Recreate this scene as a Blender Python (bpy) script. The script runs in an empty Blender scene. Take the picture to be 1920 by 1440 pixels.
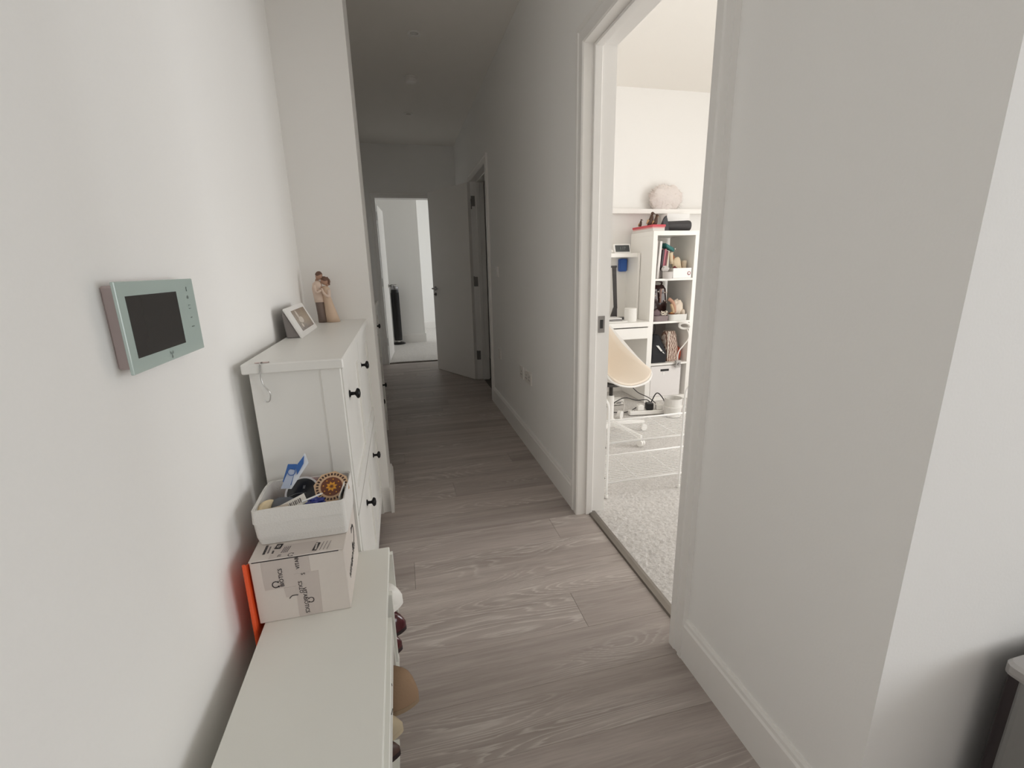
import bpy, bmesh, math, random
from mathutils import Vector, Matrix, noise
random.seed(7)
PI = math.pi
C = bpy.context.scene
COL = C.collection

# ---------------------------------------------------------------- camera, world, lights, exposure
cam_d = bpy.data.cameras.new('camera')
cam_d.sensor_width = 36.0
cam_d.lens = 36.0 * 856.19 / 1920.0
cam_d.clip_start = 0.02
cam = bpy.data.objects.new('camera', cam_d)
COL.objects.link(cam)
YAW, PITCH, ROLL = 0.2332, 0.25114, -0.02284
f_ = Vector((math.sin(YAW) * math.cos(PITCH), math.cos(YAW) * math.cos(PITCH), -math.sin(PITCH)))
r_ = Vector((math.cos(YAW), -math.sin(YAW), 0))
u_ = r_.cross(f_)
r2 = r_ * math.cos(ROLL) + u_ * math.sin(ROLL)
u2 = u_ * math.cos(ROLL) - r_ * math.sin(ROLL)
cam.matrix_world = Matrix(((r2.x, u2.x, -f_.x, 0), (r2.y, u2.y, -f_.y, 0), (r2.z, u2.z, -f_.z, 1.23), (0, 0, 0, 1)))
C.camera = cam

W = bpy.data.worlds.new('overcast_sky')
C.world = W
W.use_nodes = True
W.node_tree.nodes['Background'].inputs[0].default_value = (0.80, 0.90, 1.0, 1)
W.node_tree.nodes['Background'].inputs[1].default_value = 1.2

def area(name, loc, direction, sx, sy, power, col):
    d = bpy.data.lights.new(name, 'AREA')
    d.shape = 'RECTANGLE'; d.size = sx; d.size_y = sy; d.energy = power; d.color = col
    o = bpy.data.objects.new(name, d); COL.objects.link(o)
    o.location = loc
    o.rotation_euler = Vector(direction).to_track_quat('-Z', 'Y').to_euler()
    return o
# daylight entering by the windows of the three rooms (all on the same outer wall)
area('daylight_living_window', (4.10, -2.0, 1.40), (-1, 0, 0), 2.9, 2.1, 52, (0.99, 0.985, 0.975))
area('daylight_bedroom_window', (4.10, 1.35, 1.25), (-1, 0, 0), 1.25, 2.2, 36, (1.0, 0.98, 0.955))
area('daylight_far_window', (4.10, 8.9, 1.45), (-1, 0, 0), 1.7, 1.9, 27, (0.95, 0.985, 1.0))

C.view_settings.view_transform = 'Standard'
C.view_settings.look = 'None'
C.view_settings.gamma = 1.0
C.view_settings.use_curve_mapping = False
C.view_settings.exposure = 0.43
C.cycles.max_bounces = 14
C.cycles.diffuse_bounces = 10
C.cycles.transparent_max_bounces = 12
C.cycles.caustics_reflective = False
C.cycles.caustics_refractive = False
C.cycles.sample_clamp_indirect = 4.0
C.cycles.use_denoising = True

# ---------------------------------------------------------------- materials
def lin(h):
    h = h.lstrip('#'); o = []
    for i in (0, 2, 4):
        c = int(h[i:i + 2], 16) / 255
        o.append(c / 12.92 if c <= 0.04045 else ((c + 0.055) / 1.055) ** 2.4)
    return (*o, 1)

MC = {}
def mat(key, hexc, rough=0.5, metal=0.0, bump=0.0, scale=40.0, var=0.03, coat=0.0, spec=0.5):
    if key in MC: return MC[key]
    m = bpy.data.materials.new(key); m.use_nodes = True
    nt = m.node_tree; b = nt.nodes['Principled BSDF']
    b.inputs['Roughness'].default_value = rough
    b.inputs['Metallic'].default_value = metal
    b.inputs['Coat Weight'].default_value = coat
    b.inputs['Specular IOR Level'].default_value = spec
    tc = nt.nodes.new('ShaderNodeTexCoord')
    n = nt.nodes.new('ShaderNodeTexNoise'); n.inputs['Scale'].default_value = scale; n.inputs['Detail'].default_value = 4
    nt.links.new(tc.outputs['Object'], n.inputs['Vector'])
    mx = nt.nodes.new('ShaderNodeMix'); mx.data_type = 'RGBA'
    c = lin(hexc)
    mx.inputs[6].default_value = tuple(max(0, v * (1 - var)) for v in c[:3]) + (1,)
    mx.inputs[7].default_value = tuple(min(1, v * (1 + var)) for v in c[:3]) + (1,)
    nt.links.new(n.outputs['Fac'], mx.inputs[0])
    nt.links.new(mx.outputs[2], b.inputs['Base Color'])
    if bump:
        bp = nt.nodes.new('ShaderNodeBump'); bp.inputs['Strength'].default_value = bump; bp.inputs['Distance'].default_value = 0.004
        nt.links.new(n.outputs['Fac'], bp.inputs['Height']); nt.links.new(bp.outputs['Normal'], b.inputs['Normal'])
    MC[key] = m
    return m

WALL = mat('wall_paint', '#F1F0EE', 0.75, bump=0.05, scale=180, var=0.012, spec=0.25)
CEIL = mat('ceiling_paint', '#F0EDE8', 0.85, bump=0.04, scale=160, var=0.01, spec=0.2)
TRIM = mat('trim_satin_white', '#EEECE9', 0.42, var=0.01)
DOORW = mat('door_white', '#EBE8E4', 0.45, var=0.01)
FURN = mat('furniture_white', '#E9E8E4', 0.38, var=0.012, scale=12)
FURN2 = mat('foil_white', '#EFEDE9', 0.35, var=0.01, scale=12)
KNOB = mat('black_metal_knob', '#1B1A1C', 0.35, metal=0.6)
CHROME = mat('chrome', '#C9C8C6', 0.18, metal=1.0)
STEEL = mat('brushed_steel', '#8E8B89', 0.34, metal=1.0, var=0.06, scale=90)
BLACK = mat('black_plastic', '#171617', 0.4)
WPLAST = mat('white_plastic', '#ECEAE6', 0.35)
WIRE = mat('white_coated_wire', '#F1F0EE', 0.35)
GREYF = mat('grey_fabric', '#9A9592', 0.9, bump=0.3, scale=300)

def oak_mat():
    m = bpy.data.materials.new('grey_oak_planks'); m.use_nodes = True
    nt = m.node_tree; N = nt.nodes; L = nt.links; b = N['Principled BSDF']
    tc = N.new('ShaderNodeTexCoord'); oi = N.new('ShaderNodeObjectInfo')
    mul = N.new('ShaderNodeMath'); mul.operation = 'MULTIPLY'; mul.inputs[1].default_value = 37.0
    L.new(oi.outputs['Random'], mul.inputs[0])
    cmb = N.new('ShaderNodeCombineXYZ'); L.new(mul.outputs[0], cmb.inputs[0]); L.new(mul.outputs[0], cmb.inputs[1])
    add = N.new('ShaderNodeVectorMath'); add.operation = 'ADD'
    L.new(tc.outputs['Object'], add.inputs[0]); L.new(cmb.outputs[0], add.inputs[1])
    def mapped(sx, sy):
        mp = N.new('ShaderNodeMapping'); mp.inputs['Scale'].default_value = (sx, sy, 1.0); L.new(add.outputs[0], mp.inputs[0]); return mp
    # broad soft streaks along the board
    n1 = N.new('ShaderNodeTexNoise'); n1.inputs['Scale'].default_value = 1.0; n1.inputs['Detail'].default_value = 6; n1.inputs['Roughness'].default_value = 0.65
    L.new(mapped(0.9, 15.0).outputs[0], n1.inputs['Vector'])
    # fine pores
    n2 = N.new('ShaderNodeTexNoise'); n2.inputs['Scale'].default_value = 1.0; n2.inputs['Detail'].default_value = 5
    L.new(mapped(9.0, 190.0).outputs[0], n2.inputs['Vector'])
    # cathedral figure: contour lines of a stretched noise field
    n3 = N.new('ShaderNodeTexNoise'); n3.inputs['Scale'].default_value = 1.0; n3.inputs['Detail'].default_value = 1.5; n3.inputs['Distortion'].default_value = 0.6
    L.new(mapped(0.8, 6.0).outputs[0], n3.inputs['Vector'])
    m1 = N.new('ShaderNodeMath'); m1.operation = 'MULTIPLY'; m1.inputs[1].default_value = 30.0
    ad3 = N.new('ShaderNodeMath'); ad3.operation = 'MULTIPLY_ADD'; ad3.inputs[1].default_value = 0.035; L.new(n2.outputs['Fac'], ad3.inputs[0]); L.new(n3.outputs['Fac'], ad3.inputs[2]); L.new(ad3.outputs[0], m1.inputs[0])
    fr = N.new('ShaderNodeMath'); fr.operation = 'FRACT'; L.new(m1.outputs[0], fr.inputs[0])
    cr = N.new('ShaderNodeValToRGB')
    e = cr.color_ramp.elements
    e[0].position = 0.0; e[0].color = (0, 0, 0, 1); e[1].position = 1.0; e[1].color = (0, 0, 0, 1)
    k = cr.color_ramp.elements.new(0.14); k.color = (1, 1, 1, 1)
    k = cr.color_ramp.elements.new(0.40); k.color = (0.1, 0.1, 0.1, 1)
    L.new(fr.outputs[0], cr.inputs[0])
    # figure only in patches
    n4 = N.new('ShaderNodeTexNoise'); n4.inputs['Scale'].default_value = 1.0; n4.inputs['Detail'].default_value = 1
    L.new(mapped(1.1, 4.2).outputs[0], n4.inputs['Vector'])
    mr = N.new('ShaderNodeMapRange'); mr.inputs[1].default_value = 0.47; mr.inputs[2].default_value = 0.60; mr.inputs[3].default_value = 0.0; mr.inputs[4].default_value = 0.62
    L.new(n4.outputs['Fac'], mr.inputs[0])
    fm = N.new('ShaderNodeMath'); fm.operation = 'MULTIPLY'; L.new(cr.outputs[0], fm.inputs[0]); L.new(mr.outputs[0], fm.inputs[1])
    base = N.new('ShaderNodeValToRGB')
    e = base.color_ramp.elements
    e[0].position = 0.28; e[0].color = lin('#978C86'); e[1].position = 0.74; e[1].color = lin('#C0B6B0')
    L.new(n1.outputs['Fac'], base.inputs[0])
    mxp = N.new('ShaderNodeMix'); mxp.data_type = 'RGBA'; mxp.blend_type = 'MULTIPLY'; mxp.inputs[0].default_value = 0.5
    rp = N.new('ShaderNodeMapRange'); rp.inputs[1].default_value = 0.3; rp.inputs[2].default_value = 0.6; rp.inputs[3].default_value = 0.80; rp.inputs[4].default_value = 1.04
    L.new(n2.outputs['Fac'], rp.inputs[0])
    L.new(base.outputs[0], mxp.inputs[6]); L.new(rp.outputs[0], mxp.inputs[7])
    mxf = N.new('ShaderNodeMix'); mxf.data_type = 'RGBA'
    L.new(fm.outputs[0], mxf.inputs[0]); L.new(mxp.outputs[2], mxf.inputs[6]); mxf.inputs[7].default_value = lin('#D6D0CA')
    rv = N.new('ShaderNodeMapRange'); rv.inputs[3].default_value = 0.92; rv.inputs[4].default_value = 1.08; L.new(oi.outputs['Random'], rv.inputs[0])
    hs = N.new('ShaderNodeHueSaturation'); L.new(mxf.outputs[2], hs.inputs['Color']); L.new(rv.outputs[0], hs.inputs['Value'])
    L.new(hs.outputs[0], b.inputs['Base Color'])
    b.inputs['Roughness'].default_value = 0.5
    b.inputs['Specular IOR Level'].default_value = 0.4
    bm_ = N.new('ShaderNodeBump'); bm_.inputs['Strength'].default_value = 0.12; bm_.inputs['Distance'].default_value = 0.001
    L.new(n2.outputs['Fac'], bm_.inputs['Height']); L.new(bm_.outputs[0], b.inputs['Normal'])
    return m
OAK = oak_mat()

def carpet_mat():
    m = bpy.data.materials.new('pale_carpet'); m.use_nodes = True
    nt = m.node_tree; N = nt.nodes; L = nt.links; b = N['Principled BSDF']
    tc = N.new('ShaderNodeTexCoord')
    n = N.new('ShaderNodeTexNoise'); n.inputs['Scale'].default_value = 95; n.inputs['Detail'].default_value = 5; n.inputs['Roughness'].default_value = 0.7
    L.new(tc.outputs['Object'], n.inputs['Vector'])
    cr = N.new('ShaderNodeValToRGB'); e = cr.color_ramp.elements
    e[0].position = 0.3; e[0].color = lin('#BDB9B5'); e[1].position = 0.62; e[1].color = lin('#DEDBD8')
    L.new(n.outputs['Fac'], cr.inputs[0]); L.new(cr.outputs[0], b.inputs['Base Color'])
    b.inputs['Roughness'].default_value = 1.0; b.inputs['Specular IOR Level'].default_value = 0.1
    bp = N.new('ShaderNodeBump'); bp.inputs['Strength'].default_value = 0.7; bp.inputs['Distance'].default_value = 0.006
    L.new(n.outputs['Fac'], bp.inputs['Height']); L.new(bp.outputs[0], b.inputs['Normal'])
    return m
CARPET = carpet_mat()

def glass_mat():
    m = bpy.data.materials.new('window_glass'); m.use_nodes = True
    nt = m.node_tree; N = nt.nodes; L = nt.links
    N.remove(N['Principled BSDF'])
    t = N.new('ShaderNodeBsdfTransparent'); g = N.new('ShaderNodeBsdfGlossy'); g.inputs['Roughness'].default_value = 0.02
    lw = N.new('ShaderNodeLayerWeight'); lw.inputs[0].default_value = 0.25
    mx = N.new('ShaderNodeMixShader'); L.new(lw.outputs['Fresnel'], mx.inputs[0]); L.new(t.outputs[0], mx.inputs[1]); L.new(g.outputs[0], mx.inputs[2])
    L.new(mx.outputs[0], N['Material Output'].inputs[0])
    return m
GLASS = glass_mat()

# ---------------------------------------------------------------- mesh helpers
LOC = {}
class MB:
    def __init__(s): s.v = []; s.f = []
    def poly(s, vs, fs):
        b = len(s.v); s.v += [tuple(v) for v in vs]; s.f += [tuple(b + i for i in f) for f in fs]; return s
    def box(s, x0, x1, y0, y1, z0, z1):
        return s.poly([(x0, y0, z0), (x1, y0, z0), (x1, y1, z0), (x0, y1, z0), (x0, y0, z1), (x1, y0, z1), (x1, y1, z1), (x0, y1, z1)],
                      [(3, 2, 1, 0), (4, 5, 6, 7), (0, 1, 5, 4), (1, 2, 6, 5), (2, 3, 7, 6), (3, 0, 4, 7)])
    def hexa(s, b4, t4):
        return s.poly(list(b4) + list(t4), [(3, 2, 1, 0), (4, 5, 6, 7), (0, 1, 5, 4), (1, 2, 6, 5), (2, 3, 7, 6), (3, 0, 4, 7)])
    def loft(s, rings, cap0=True, cap1=True, closed=True):
        n = len(rings[0]); b = len(s.v)
        for r in rings: s.v += [tuple(p) for p in r]
        for i in range(len(rings) - 1):
            for j in range(n if closed else n - 1):
                a = b + i * n + j; c = b + i * n + (j + 1) % n
                s.f.append((a, c, c + n, a + n))
        if cap0: s.f.append(tuple(b + j for j in reversed(range(n))))
        if cap1: s.f.append(tuple(b + (len(rings) - 1) * n + j for j in range(n)))
        return s
    def tube(s, pts, r, n=8):
        pts = [Vector(p) for p in pts]; rings = []
        rs = r if isinstance(r, (list, tuple)) else [r] * len(pts)
        up = None
        for i, p in enumerate(pts):
            t = (pts[min(i + 1, len(pts) - 1)] - pts[max(i - 1, 0)]).normalized()
            if up is None:
                up = Vector((0, 0, 1)) if abs(t.z) < 0.9 else Vector((1, 0, 0))
            a = t.cross(up)
            if a.length < 1e-5: a = t.cross(Vector((0, 1, 0.1)))
            a.normalize(); bb = a.cross(t).normalized(); up = bb
            rings.append([p + (a * math.cos(2 * PI * k / n) + bb * math.sin(2 * PI * k / n)) * rs[i] for k in range(n)])
        return s.loft(rings)
    def lathe(s, prof, c=(0, 0, 0), ax='z', n=20):
        rings = []
        for r, h in prof:
            ring = []
            for k in range(n):
                a = 2 * PI * k / n; p, q = r * math.cos(a), r * math.sin(a)
                if ax == 'z': v = (p, q, h)
                elif ax == 'x': v = (h, p, q)
                else: v = (q, h, p)
                ring.append((c[0] + v[0], c[1] + v[1], c[2] + v[2]))
            rings.append(ring)
        return s.loft(rings)
    def blob(s, c, r, amp=0.0, fr=8.0, nu=20, nv=12, seed=0, lo=-1.0):
        rings = []
        for i in range(nv + 1):
            th = PI * i / nv; ring = []
            for j in range(nu):
                ph = 2 * PI * j / nu
                d = Vector((math.sin(th) * math.cos(ph), math.sin(th) * math.sin(ph), -math.cos(th)))
                if i == 0 or i == nv: d = Vector((1e-4 * math.cos(ph), 1e-4 * math.sin(ph), d.z))
                k = 1 + amp * noise.noise(Vector((d.x * fr * .3 + seed, d.y * fr * .3, d.z * fr * .3)))
                ring.append((c[0] + d.x * r[0] * k, c[1] + d.y * r[1] * k, c[2] + max(d.z * k, lo) * r[2]))
            rings.append(ring)
        return s.loft(rings)
    def xf(s, M):
        s.v = [tuple(M @ Vector(v)) for v in s.v]; return s
    def build(s, name, m, parent=None, bevel=0.0, smooth=False, kind=None, label=None, seg=1, solid=0.0, weld=False):
        me = bpy.data.meshes.new(name)
        off = LOC.get(parent.name, (0, 0, 0)) if parent else (0, 0, 0)
        me.from_pydata([(v[0] - off[0], v[1] - off[1], v[2] - off[2]) for v in s.v], [], s.f)
        bm = bmesh.new(); bm.from_mesh(me)
        if weld: bmesh.ops.remove_doubles(bm, verts=bm.verts, dist=1e-5)
        bmesh.ops.recalc_face_normals(bm, faces=bm.faces)
        if bevel:
            es = [e for e in bm.edges if len(e.link_faces) == 2 and e.calc_face_angle(0) > 0.5]
            bmesh.ops.bevel(bm, geom=es, offset=bevel, segments=seg, affect='EDGES', clamp_overlap=True)
        bm.to_mesh(me); bm.free()
        if smooth:
            for p in me.polygons: p.use_smooth = True
        me.materials.append(m)
        o = bpy.data.objects.new(name, me); COL.objects.link(o)
        if parent:
            o.parent = parent; LOC[o.name] = off
        if kind: o['kind'] = kind
        if label: o['label'] = label
        if solid:
            md = o.modifiers.new('solid', 'SOLIDIFY'); md.thickness = solid; md.offset = 0
        return o

def thing(name, label, cat, loc=(0, 0, 0), group=None, rotz=0.0, kind=None):
    o = bpy.data.objects.new(name, None); COL.objects.link(o)
    o.empty_display_size = 0.05
    o.location = loc
    LOC[o.name] = tuple(loc)
    o['label'] = label; o['category'] = cat
    if group: o['group'] = group
    if kind: o['kind'] = kind
    return o
def local(t, rot):            # a thing whose parts are written in its own coordinates
    LOC[t.name] = (0, 0, 0); t.rotation_euler = rot; return t
def tag(o, label, cat, group=None, kind=None):
    o['label'] = label; o['category'] = cat
    if group: o['group'] = group
    if kind: o['kind'] = kind
    return o
def struct(o, label, cat='wall'): return tag(o, label, cat, kind='structure')
def dup(t, loc, label, group=None):
    r = t.copy(); COL.objects.link(r); r.location = loc; r['label'] = label
    if group: r['group'] = group
    for ch in list(t.children):
        c = ch.copy(); COL.objects.link(c); c.parent = r
        for g in ch.children:
            d = g.copy(); COL.objects.link(d); d.parent = c
    return r
def B(x0, x1, y0, y1, z0, z1): return MB().box(x0, x1, y0, y1, z0, z1)
def spline(pts, n=8):
    P = [Vector(p) for p in pts]; P = [P[0] * 2 - P[1]] + P + [P[-1] * 2 - P[-2]]; out = []
    for i in range(1, len(P) - 2):
        for k in range(n):
            t = k / n
            out.append(0.5 * ((2 * P[i]) + (P[i + 1] - P[i - 1]) * t + (2 * P[i - 1] - 5 * P[i] + 4 * P[i + 1] - P[i + 2]) * t * t + (3 * P[i] - P[i - 1] - 3 * P[i + 1] + P[i + 2]) * t ** 3))
    out.append(P[-2]); return out
def lettering(txt, size, M, m, parent, name='lettering', ext=0.0002, sx=1.0):
    cu = bpy.data.curves.new('tmp_text', 'FONT'); cu.body = txt; cu.size = size; cu.align_x = 'CENTER'; cu.align_y = 'CENTER'; cu.extrude = ext; cu.resolution_u = 2
    o = bpy.data.objects.new('tmp_text', cu); COL.objects.link(o)
    bpy.context.view_layer.update()
    me = bpy.data.meshes.new_from_object(o.evaluated_get(bpy.context.evaluated_depsgraph_get()))
    bpy.data.objects.remove(o); bpy.data.curves.remove(cu)
    off = Vector(LOC.get(parent.name, (0, 0, 0)))
    me.transform(Matrix.Translation(-off) @ M @ Matrix.Diagonal((sx, 1, 1, 1)))
    me.materials.clear(); me.materials.append(m)
    q = bpy.data.objects.new(name, me); COL.objects.link(q); q.parent = parent
    return q
def frame(o, ex, ey):         # matrix with origin o and axes ex, ey
    ex = Vector(ex).normalized(); ey = Vector(ey).normalized(); ez = ex.cross(ey)
    return Matrix(((ex.x, ey.x, ez.x, o[0]), (ex.y, ey.y, ez.y, o[1]), (ex.z, ey.z, ez.z, o[2]), (0, 0, 0, 1)))

# ---------------------------------------------------------------- room shell
ZC = 2.70
XL, XR = -0.42, 0.80           # hall walls
o = B(-0.7, 4.4, -4.7, 10.8, -0.12, -0.013).build('floor', mat('screed', '#6E6862', 0.8), bevel=0)
floor = struct(o, 'grey oak plank floor along the hallway', 'floor')
def plank(x0, x1, y0, y1):
    cx, cy = (x0 + x1) / 2, (y0 + y1) / 2
    mb = B(x0 + .0004 - cx, x1 - .0004 - cx, y0 + .0002 - cy, y1 - .0002 - cy, -0.0125, 0.0)
    p = mb.build('plank', OAK, None, bevel=0.0006); p.location = (cx, cy, 0); p.parent = floor
PW, PL = 0.178, 1.22
JO = {0: .552, 1: -.36, 2: -.03, 3: .64, 4: -.355, 5: -.36, 6: .22, -1: -.355, -2: -.36, -3: -.355, -4: -.36}
for k in range(-14, 29):
    y0 = 1.247 + PW * k; y1 = min(y0 + PW, 6.225)
    if y0 > 6.2: break
    j = JO.get(k, random.uniform(-.4, .8))
    xmax = 0.858 if y1 > 0.5 else 2.2
    xmin = XL if y0 < 2.2 else -0.42
    j0 = j
    while j0 > xmin: j0 -= PL
    a = j0
    while a < xmax:
        x0, x1 = max(a, xmin), min(a + PL, xmax)
        if x1 - x0 > 0.02: plank(x0, x1, y0, y1)
        a += PL

# carpets
def carpet(name, x0, x1, y0, y1, step, label):
    nx, ny = int((x1 - x0) / step) + 1, int((y1 - y0) / step) + 1
    mb = MB(); vs = []; fs = []
    for j in range(ny + 1):
        for i in range(nx + 1):
            x = x0 + (x1 - x0) * i / nx; y = y0 + (y1 - y0) * j / ny
            z = 0.004 + 0.003 * noise.noise(Vector((x * 45, y * 45, 0))) + 0.0045 * noise.noise(Vector((x * 150, y * 150, 3)))
            vs.append((x, y, z))
    for j in range(ny):
        for i in range(nx):
            a = j * (nx + 1) + i; fs.append((a, a + 1, a + nx + 2, a + nx + 1))
    mb.poly(vs, fs)
    return struct(mb.build(name, CARPET, smooth=True), label, 'carpet')
carpet('floor_bedroom', 0.886, 2.0, 1.05, 2.6, 0.007, 'pale thick carpet just inside the bedroom doorway')
carpet('floor_bedroom_rear', 0.93, 4.2, 2.6, 4.05, 0.02, 'pale carpet at the back of the bedroom under the desk')
carpet('floor_bedroom_side', 2.0, 4.2, 0.62, 2.6, 0.03, 'pale carpet in the far side of the bedroom')
carpet('floor_far_room', -0.7, 4.2, 6.31, 10.6, 0.03, 'pale carpet in the room at the end of the hall')

struct(B(-0.7, 4.4, -4.7, 10.8, ZC, ZC + .1).build('ceiling', CEIL), 'plain white hallway ceiling', 'ceiling')
struct(B(XL - .15, XL, -4.7, 6.35, -.1, ZC).build('wall_left', WALL), 'white left wall carrying the intercom monitor')
struct(B(XL - .1, -0.13, 2.25, 2.53, -.1, ZC).build('wall_pier', WALL), 'white wall pier standing beside the shoe cabinet')
w = MB()
BY0, BY1 = 1.105, 1.967        # rough bedroom door opening
HY0, HY1 = 4.13, 5.012         # rough hall door opening
HZ = 2.10
w.box(XR, .93, 0.5, BY0, -.1, ZC); w.box(XR, .93, BY0, BY1, HZ, ZC); w.box(XR, .93, BY1, HY0, -.1, ZC)
w.box(XR, .93, HY0, HY1, HZ, ZC); w.box(XR, .93, HY1, 6.35, -.1, ZC)
struct(w.build('wall_right', WALL), 'white right wall of the hall with two doorways')
struct(B(.93, 4.3, 0.5, 0.62, -.1, ZC).build('wall_partition', WALL), 'white wall beside the open corner at the living room')
struct(B(.93, 4.3, 4.05, 4.17, -.1, ZC).build('wall_bedroom_back', WALL), 'white bedroom back wall behind the desk')
w = MB(); DX0, DX1 = -0.212, 0.572
w.box(-.7, DX0, 6.23, 6.35, -.1, ZC); w.box(DX0, DX1, 6.23, 6.35, 2.097, ZC); w.box(DX1, 4.3, 6.23, 6.35, -.1, ZC)
struct(w.build('wall_end', WALL), 'white end wall of the hall around the far doorway')
struct(B(2.3, 2.4, 4.17, 6.23, -.1, ZC).build('wall_bathroom', WALL), 'white wall inside the dark side room')
struct(B(-.7, 4.4, -4.8, -4.7, -.1, ZC).build('wall_behind', WALL), 'white living room wall behind the camera')
w = MB()
for (y0, y1, a, b, z0, z1) in ((-4.7, .56, -3.45, -.55, .35, 2.45), (.56, 4.1, .70, 2.00, .1, 2.4), (4.1, 10.8, 8.0, 9.8, .5, 2.4)):
    w.box(4.2, 4.35, y0, a, -.1, ZC); w.box(4.2, 4.35, b, y1, -.1, ZC); w.box(4.2, 4.35, a, b, -.1, z0); w.box(4.2, 4.35, a, b, z1, ZC)
struct(w.build('wall_outer', WALL), 'white outer wall with the windows of the flat')
for i, (a, b, z0, z1, nm) in enumerate(((-3.45, -.55, .35, 2.45, 'living room'), (.70, 2.00, .1, 2.4, 'bedroom'), (8.0, 9.8, .5, 2.4, 'far room'))):
    t = thing('window_%d' % (i + 1), 'white framed window lighting the ' + nm, 'window', (4.27, (a + b) / 2, z0), kind='structure')
    fr = MB(); t_ = .05
    fr.box(4.24, 4.30, a, b, z0, z0 + t_); fr.box(4.24, 4.30, a, b, z1 - t_, z1); fr.box(4.24, 4.30, a, a + t_, z0 + t_, z1 - t_); fr.box(4.24, 4.30, b - t_, b, z0 + t_, z1 - t_)
    m_ = (a + b) / 2; fr.box(4.24, 4.30, m_ - .03, m_ + .03, z0 + t_, z1 - t_)
    fr.build('frame', WPLAST, t)
    for (p, q) in ((a + t_, m_ - .03), (m_ + .03, b - t_)): B(4.265, 4.273, p, q, z0 + t_, z1 - t_).build('pane', GLASS, t)
# far room walls
struct(B(-.8, -.7, 6.35, 10.8, -.1, ZC).build('wall_far_left', WALL), 'white left wall of the room at the end')
struct(B(-.7, .38, 8.05, 9.9, -.1, ZC).build('wall_far_projection', WALL), 'white projecting wall behind the black tower fan')
struct(B(-.7, 4.3, 9.9, 10.0, -.1, ZC).build('wall_far_back', WALL), 'white back wall of the room at the end')

# skirtings: board with a small stepped top
def skirt_x(name, xw, sgn, y0, y1, label, h=.145, z0=0.0):   # runs along y, on the face x = xw, sgn = direction into the room
    t = .0155 * sgn
    prof = [(xw, z0), (xw + t, z0), (xw + t, z0 + h - .022), (xw + t * .72, z0 + h - .016), (xw + t * .62, z0 + h - .006), (xw + t * .35, z0 + h), (xw, z0 + h)]
    mb = MB().loft([[(x, y0, z) for x, z in prof], [(x, y1, z) for x, z in prof]])
    return struct(mb.build(name, TRIM), label, 'skirting')
def skirt_y(name, yw, sgn, x0, x1, label, h=.145, z0=0.0):
    t = .0155 * sgn
    prof = [(yw, z0), (yw + t, z0), (yw + t, z0 + h - .022), (yw + t * .72, z0 + h - .016), (yw + t * .62, z0 + h - .006), (yw + t * .35, z0 + h), (yw, z0 + h)]
    mb = MB().loft([[(x0, y, z) for y, z in prof], [(x1, y, z) for y, z in prof]])
    return struct(mb.build(name, TRIM), label, 'skirting')
skirt_x('baseboard_right', XR, -1, 0.5, 1.053, 'white skirting board on the wall nearest the camera')
skirt_x('baseboard_right_middle', XR, -1, 2.025, 4.06, 'white skirting board below the sockets')
skirt_x('baseboard_right_far', XR, -1, 5.08, 6.23, 'white skirting board behind the open hall door')
skirt_x('baseboard_left', XL, 1, -4.6, 1.2, 'white skirting board behind the low bench')
skirt_x('baseboard_pier', -0.13, 1, 2.235, 2.545, 'white skirting board round the wall pier')
skirt_y('baseboard_partition', .5, -1, .785, 4.2, 'white skirting board behind the steel bin')
skirt_y('baseboard_bedroom', 4.05, -1, .93, 4.2, 'white skirting board under the desk')
skirt_y('baseboard_far', 8.05, -1, -.7, .396, 'white skirting board beside the tower fan', .15)
skirt_x('baseboard_far_return', .38, 1, 8.034, 9.9, 'white skirting board on the return of the far projection', .15)
skirt_y('baseboard_far_back', 9.9, -1, .38, 4.2, 'white skirting board on the bright far wall', .15)

# door casings (trim) : architrave, lining, stop
def casing_right(nm, ya, yb, zt, label, bed):
    t = thing(nm, label, 'door frame', (XR, (ya + yb) / 2, 0), kind='structure')
    a = MB(); wd = .07
    def arch(y0, y1, flip):        # moulded vertical
        s = 1 if not flip else -1
        e0 = y0 if not flip else y1    # inner edge
        pr = [(XR, 0), (XR - .011, 0), (XR - .017, .004), (XR - .017, .030), (XR - .013, .034), (XR - .013, .048), (XR - .018, .053), (XR - .018, wd), (XR, wd)]
        a.loft([[(x, e0 + s * d, 0) for x, d in pr], [(x, e0 + s * d, zt + d) for x, d in pr]])
    arch(yb, yb + wd, False); arch(ya - wd, ya, True)
    pr = [(XR, 0), (XR - .011, 0), (XR - .017, .004), (XR - .017, .030), (XR - .013, .034), (XR - .013, .048), (XR - .018, .053), (XR - .018, wd), (XR, wd)]
    a.loft([[(x, ya - d, zt + d) for x, d in pr], [(x, yb + d, zt + d) for x, d in pr]])
    a.build('architrave', TRIM, t)
    l = MB()
    l.box(XR, .934, yb, yb + .012, 0, zt + .012); l.box(XR, .934, ya - .012, ya, 0, zt + .012); l.box(XR, .934, ya, yb, zt, zt + .012)
    l.build('lining', TRIM, t)
    s = MB()
    (s0, s1) = (.832, .866) if bed else (.85, .885)
    s.box(s0, s1, yb - .012, yb, 0, zt); s.box(s0, s1, ya, ya + .012, 0, zt); s.box(s0, s1, ya + .012, yb - .012, zt - .012, zt)
    s.build('door_stop', TRIM, t, bevel=.002)
    return t
BYA, BYB = 1.117, 1.955
t = casing_right('trim_1', BYA, BYB, 2.085, 'white moulded door frame of the bedroom', True)
sp = MB(); sp.box(.879, .911, 1.9525, 1.9549, .925, 1.002)
s_ = sp.build('strike_plate', STEEL, t, bevel=.001)
B(.887, .902, 1.9515, 1.9530, .945, .985).build('latch_hole', BLACK, t)
sl = MB().loft([[(.848, y, .0), (.852, y, .008), (.872, y, .011), (.886, y, .008), (.89, y, .0)] for y in (BYA, BYB)])
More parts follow.
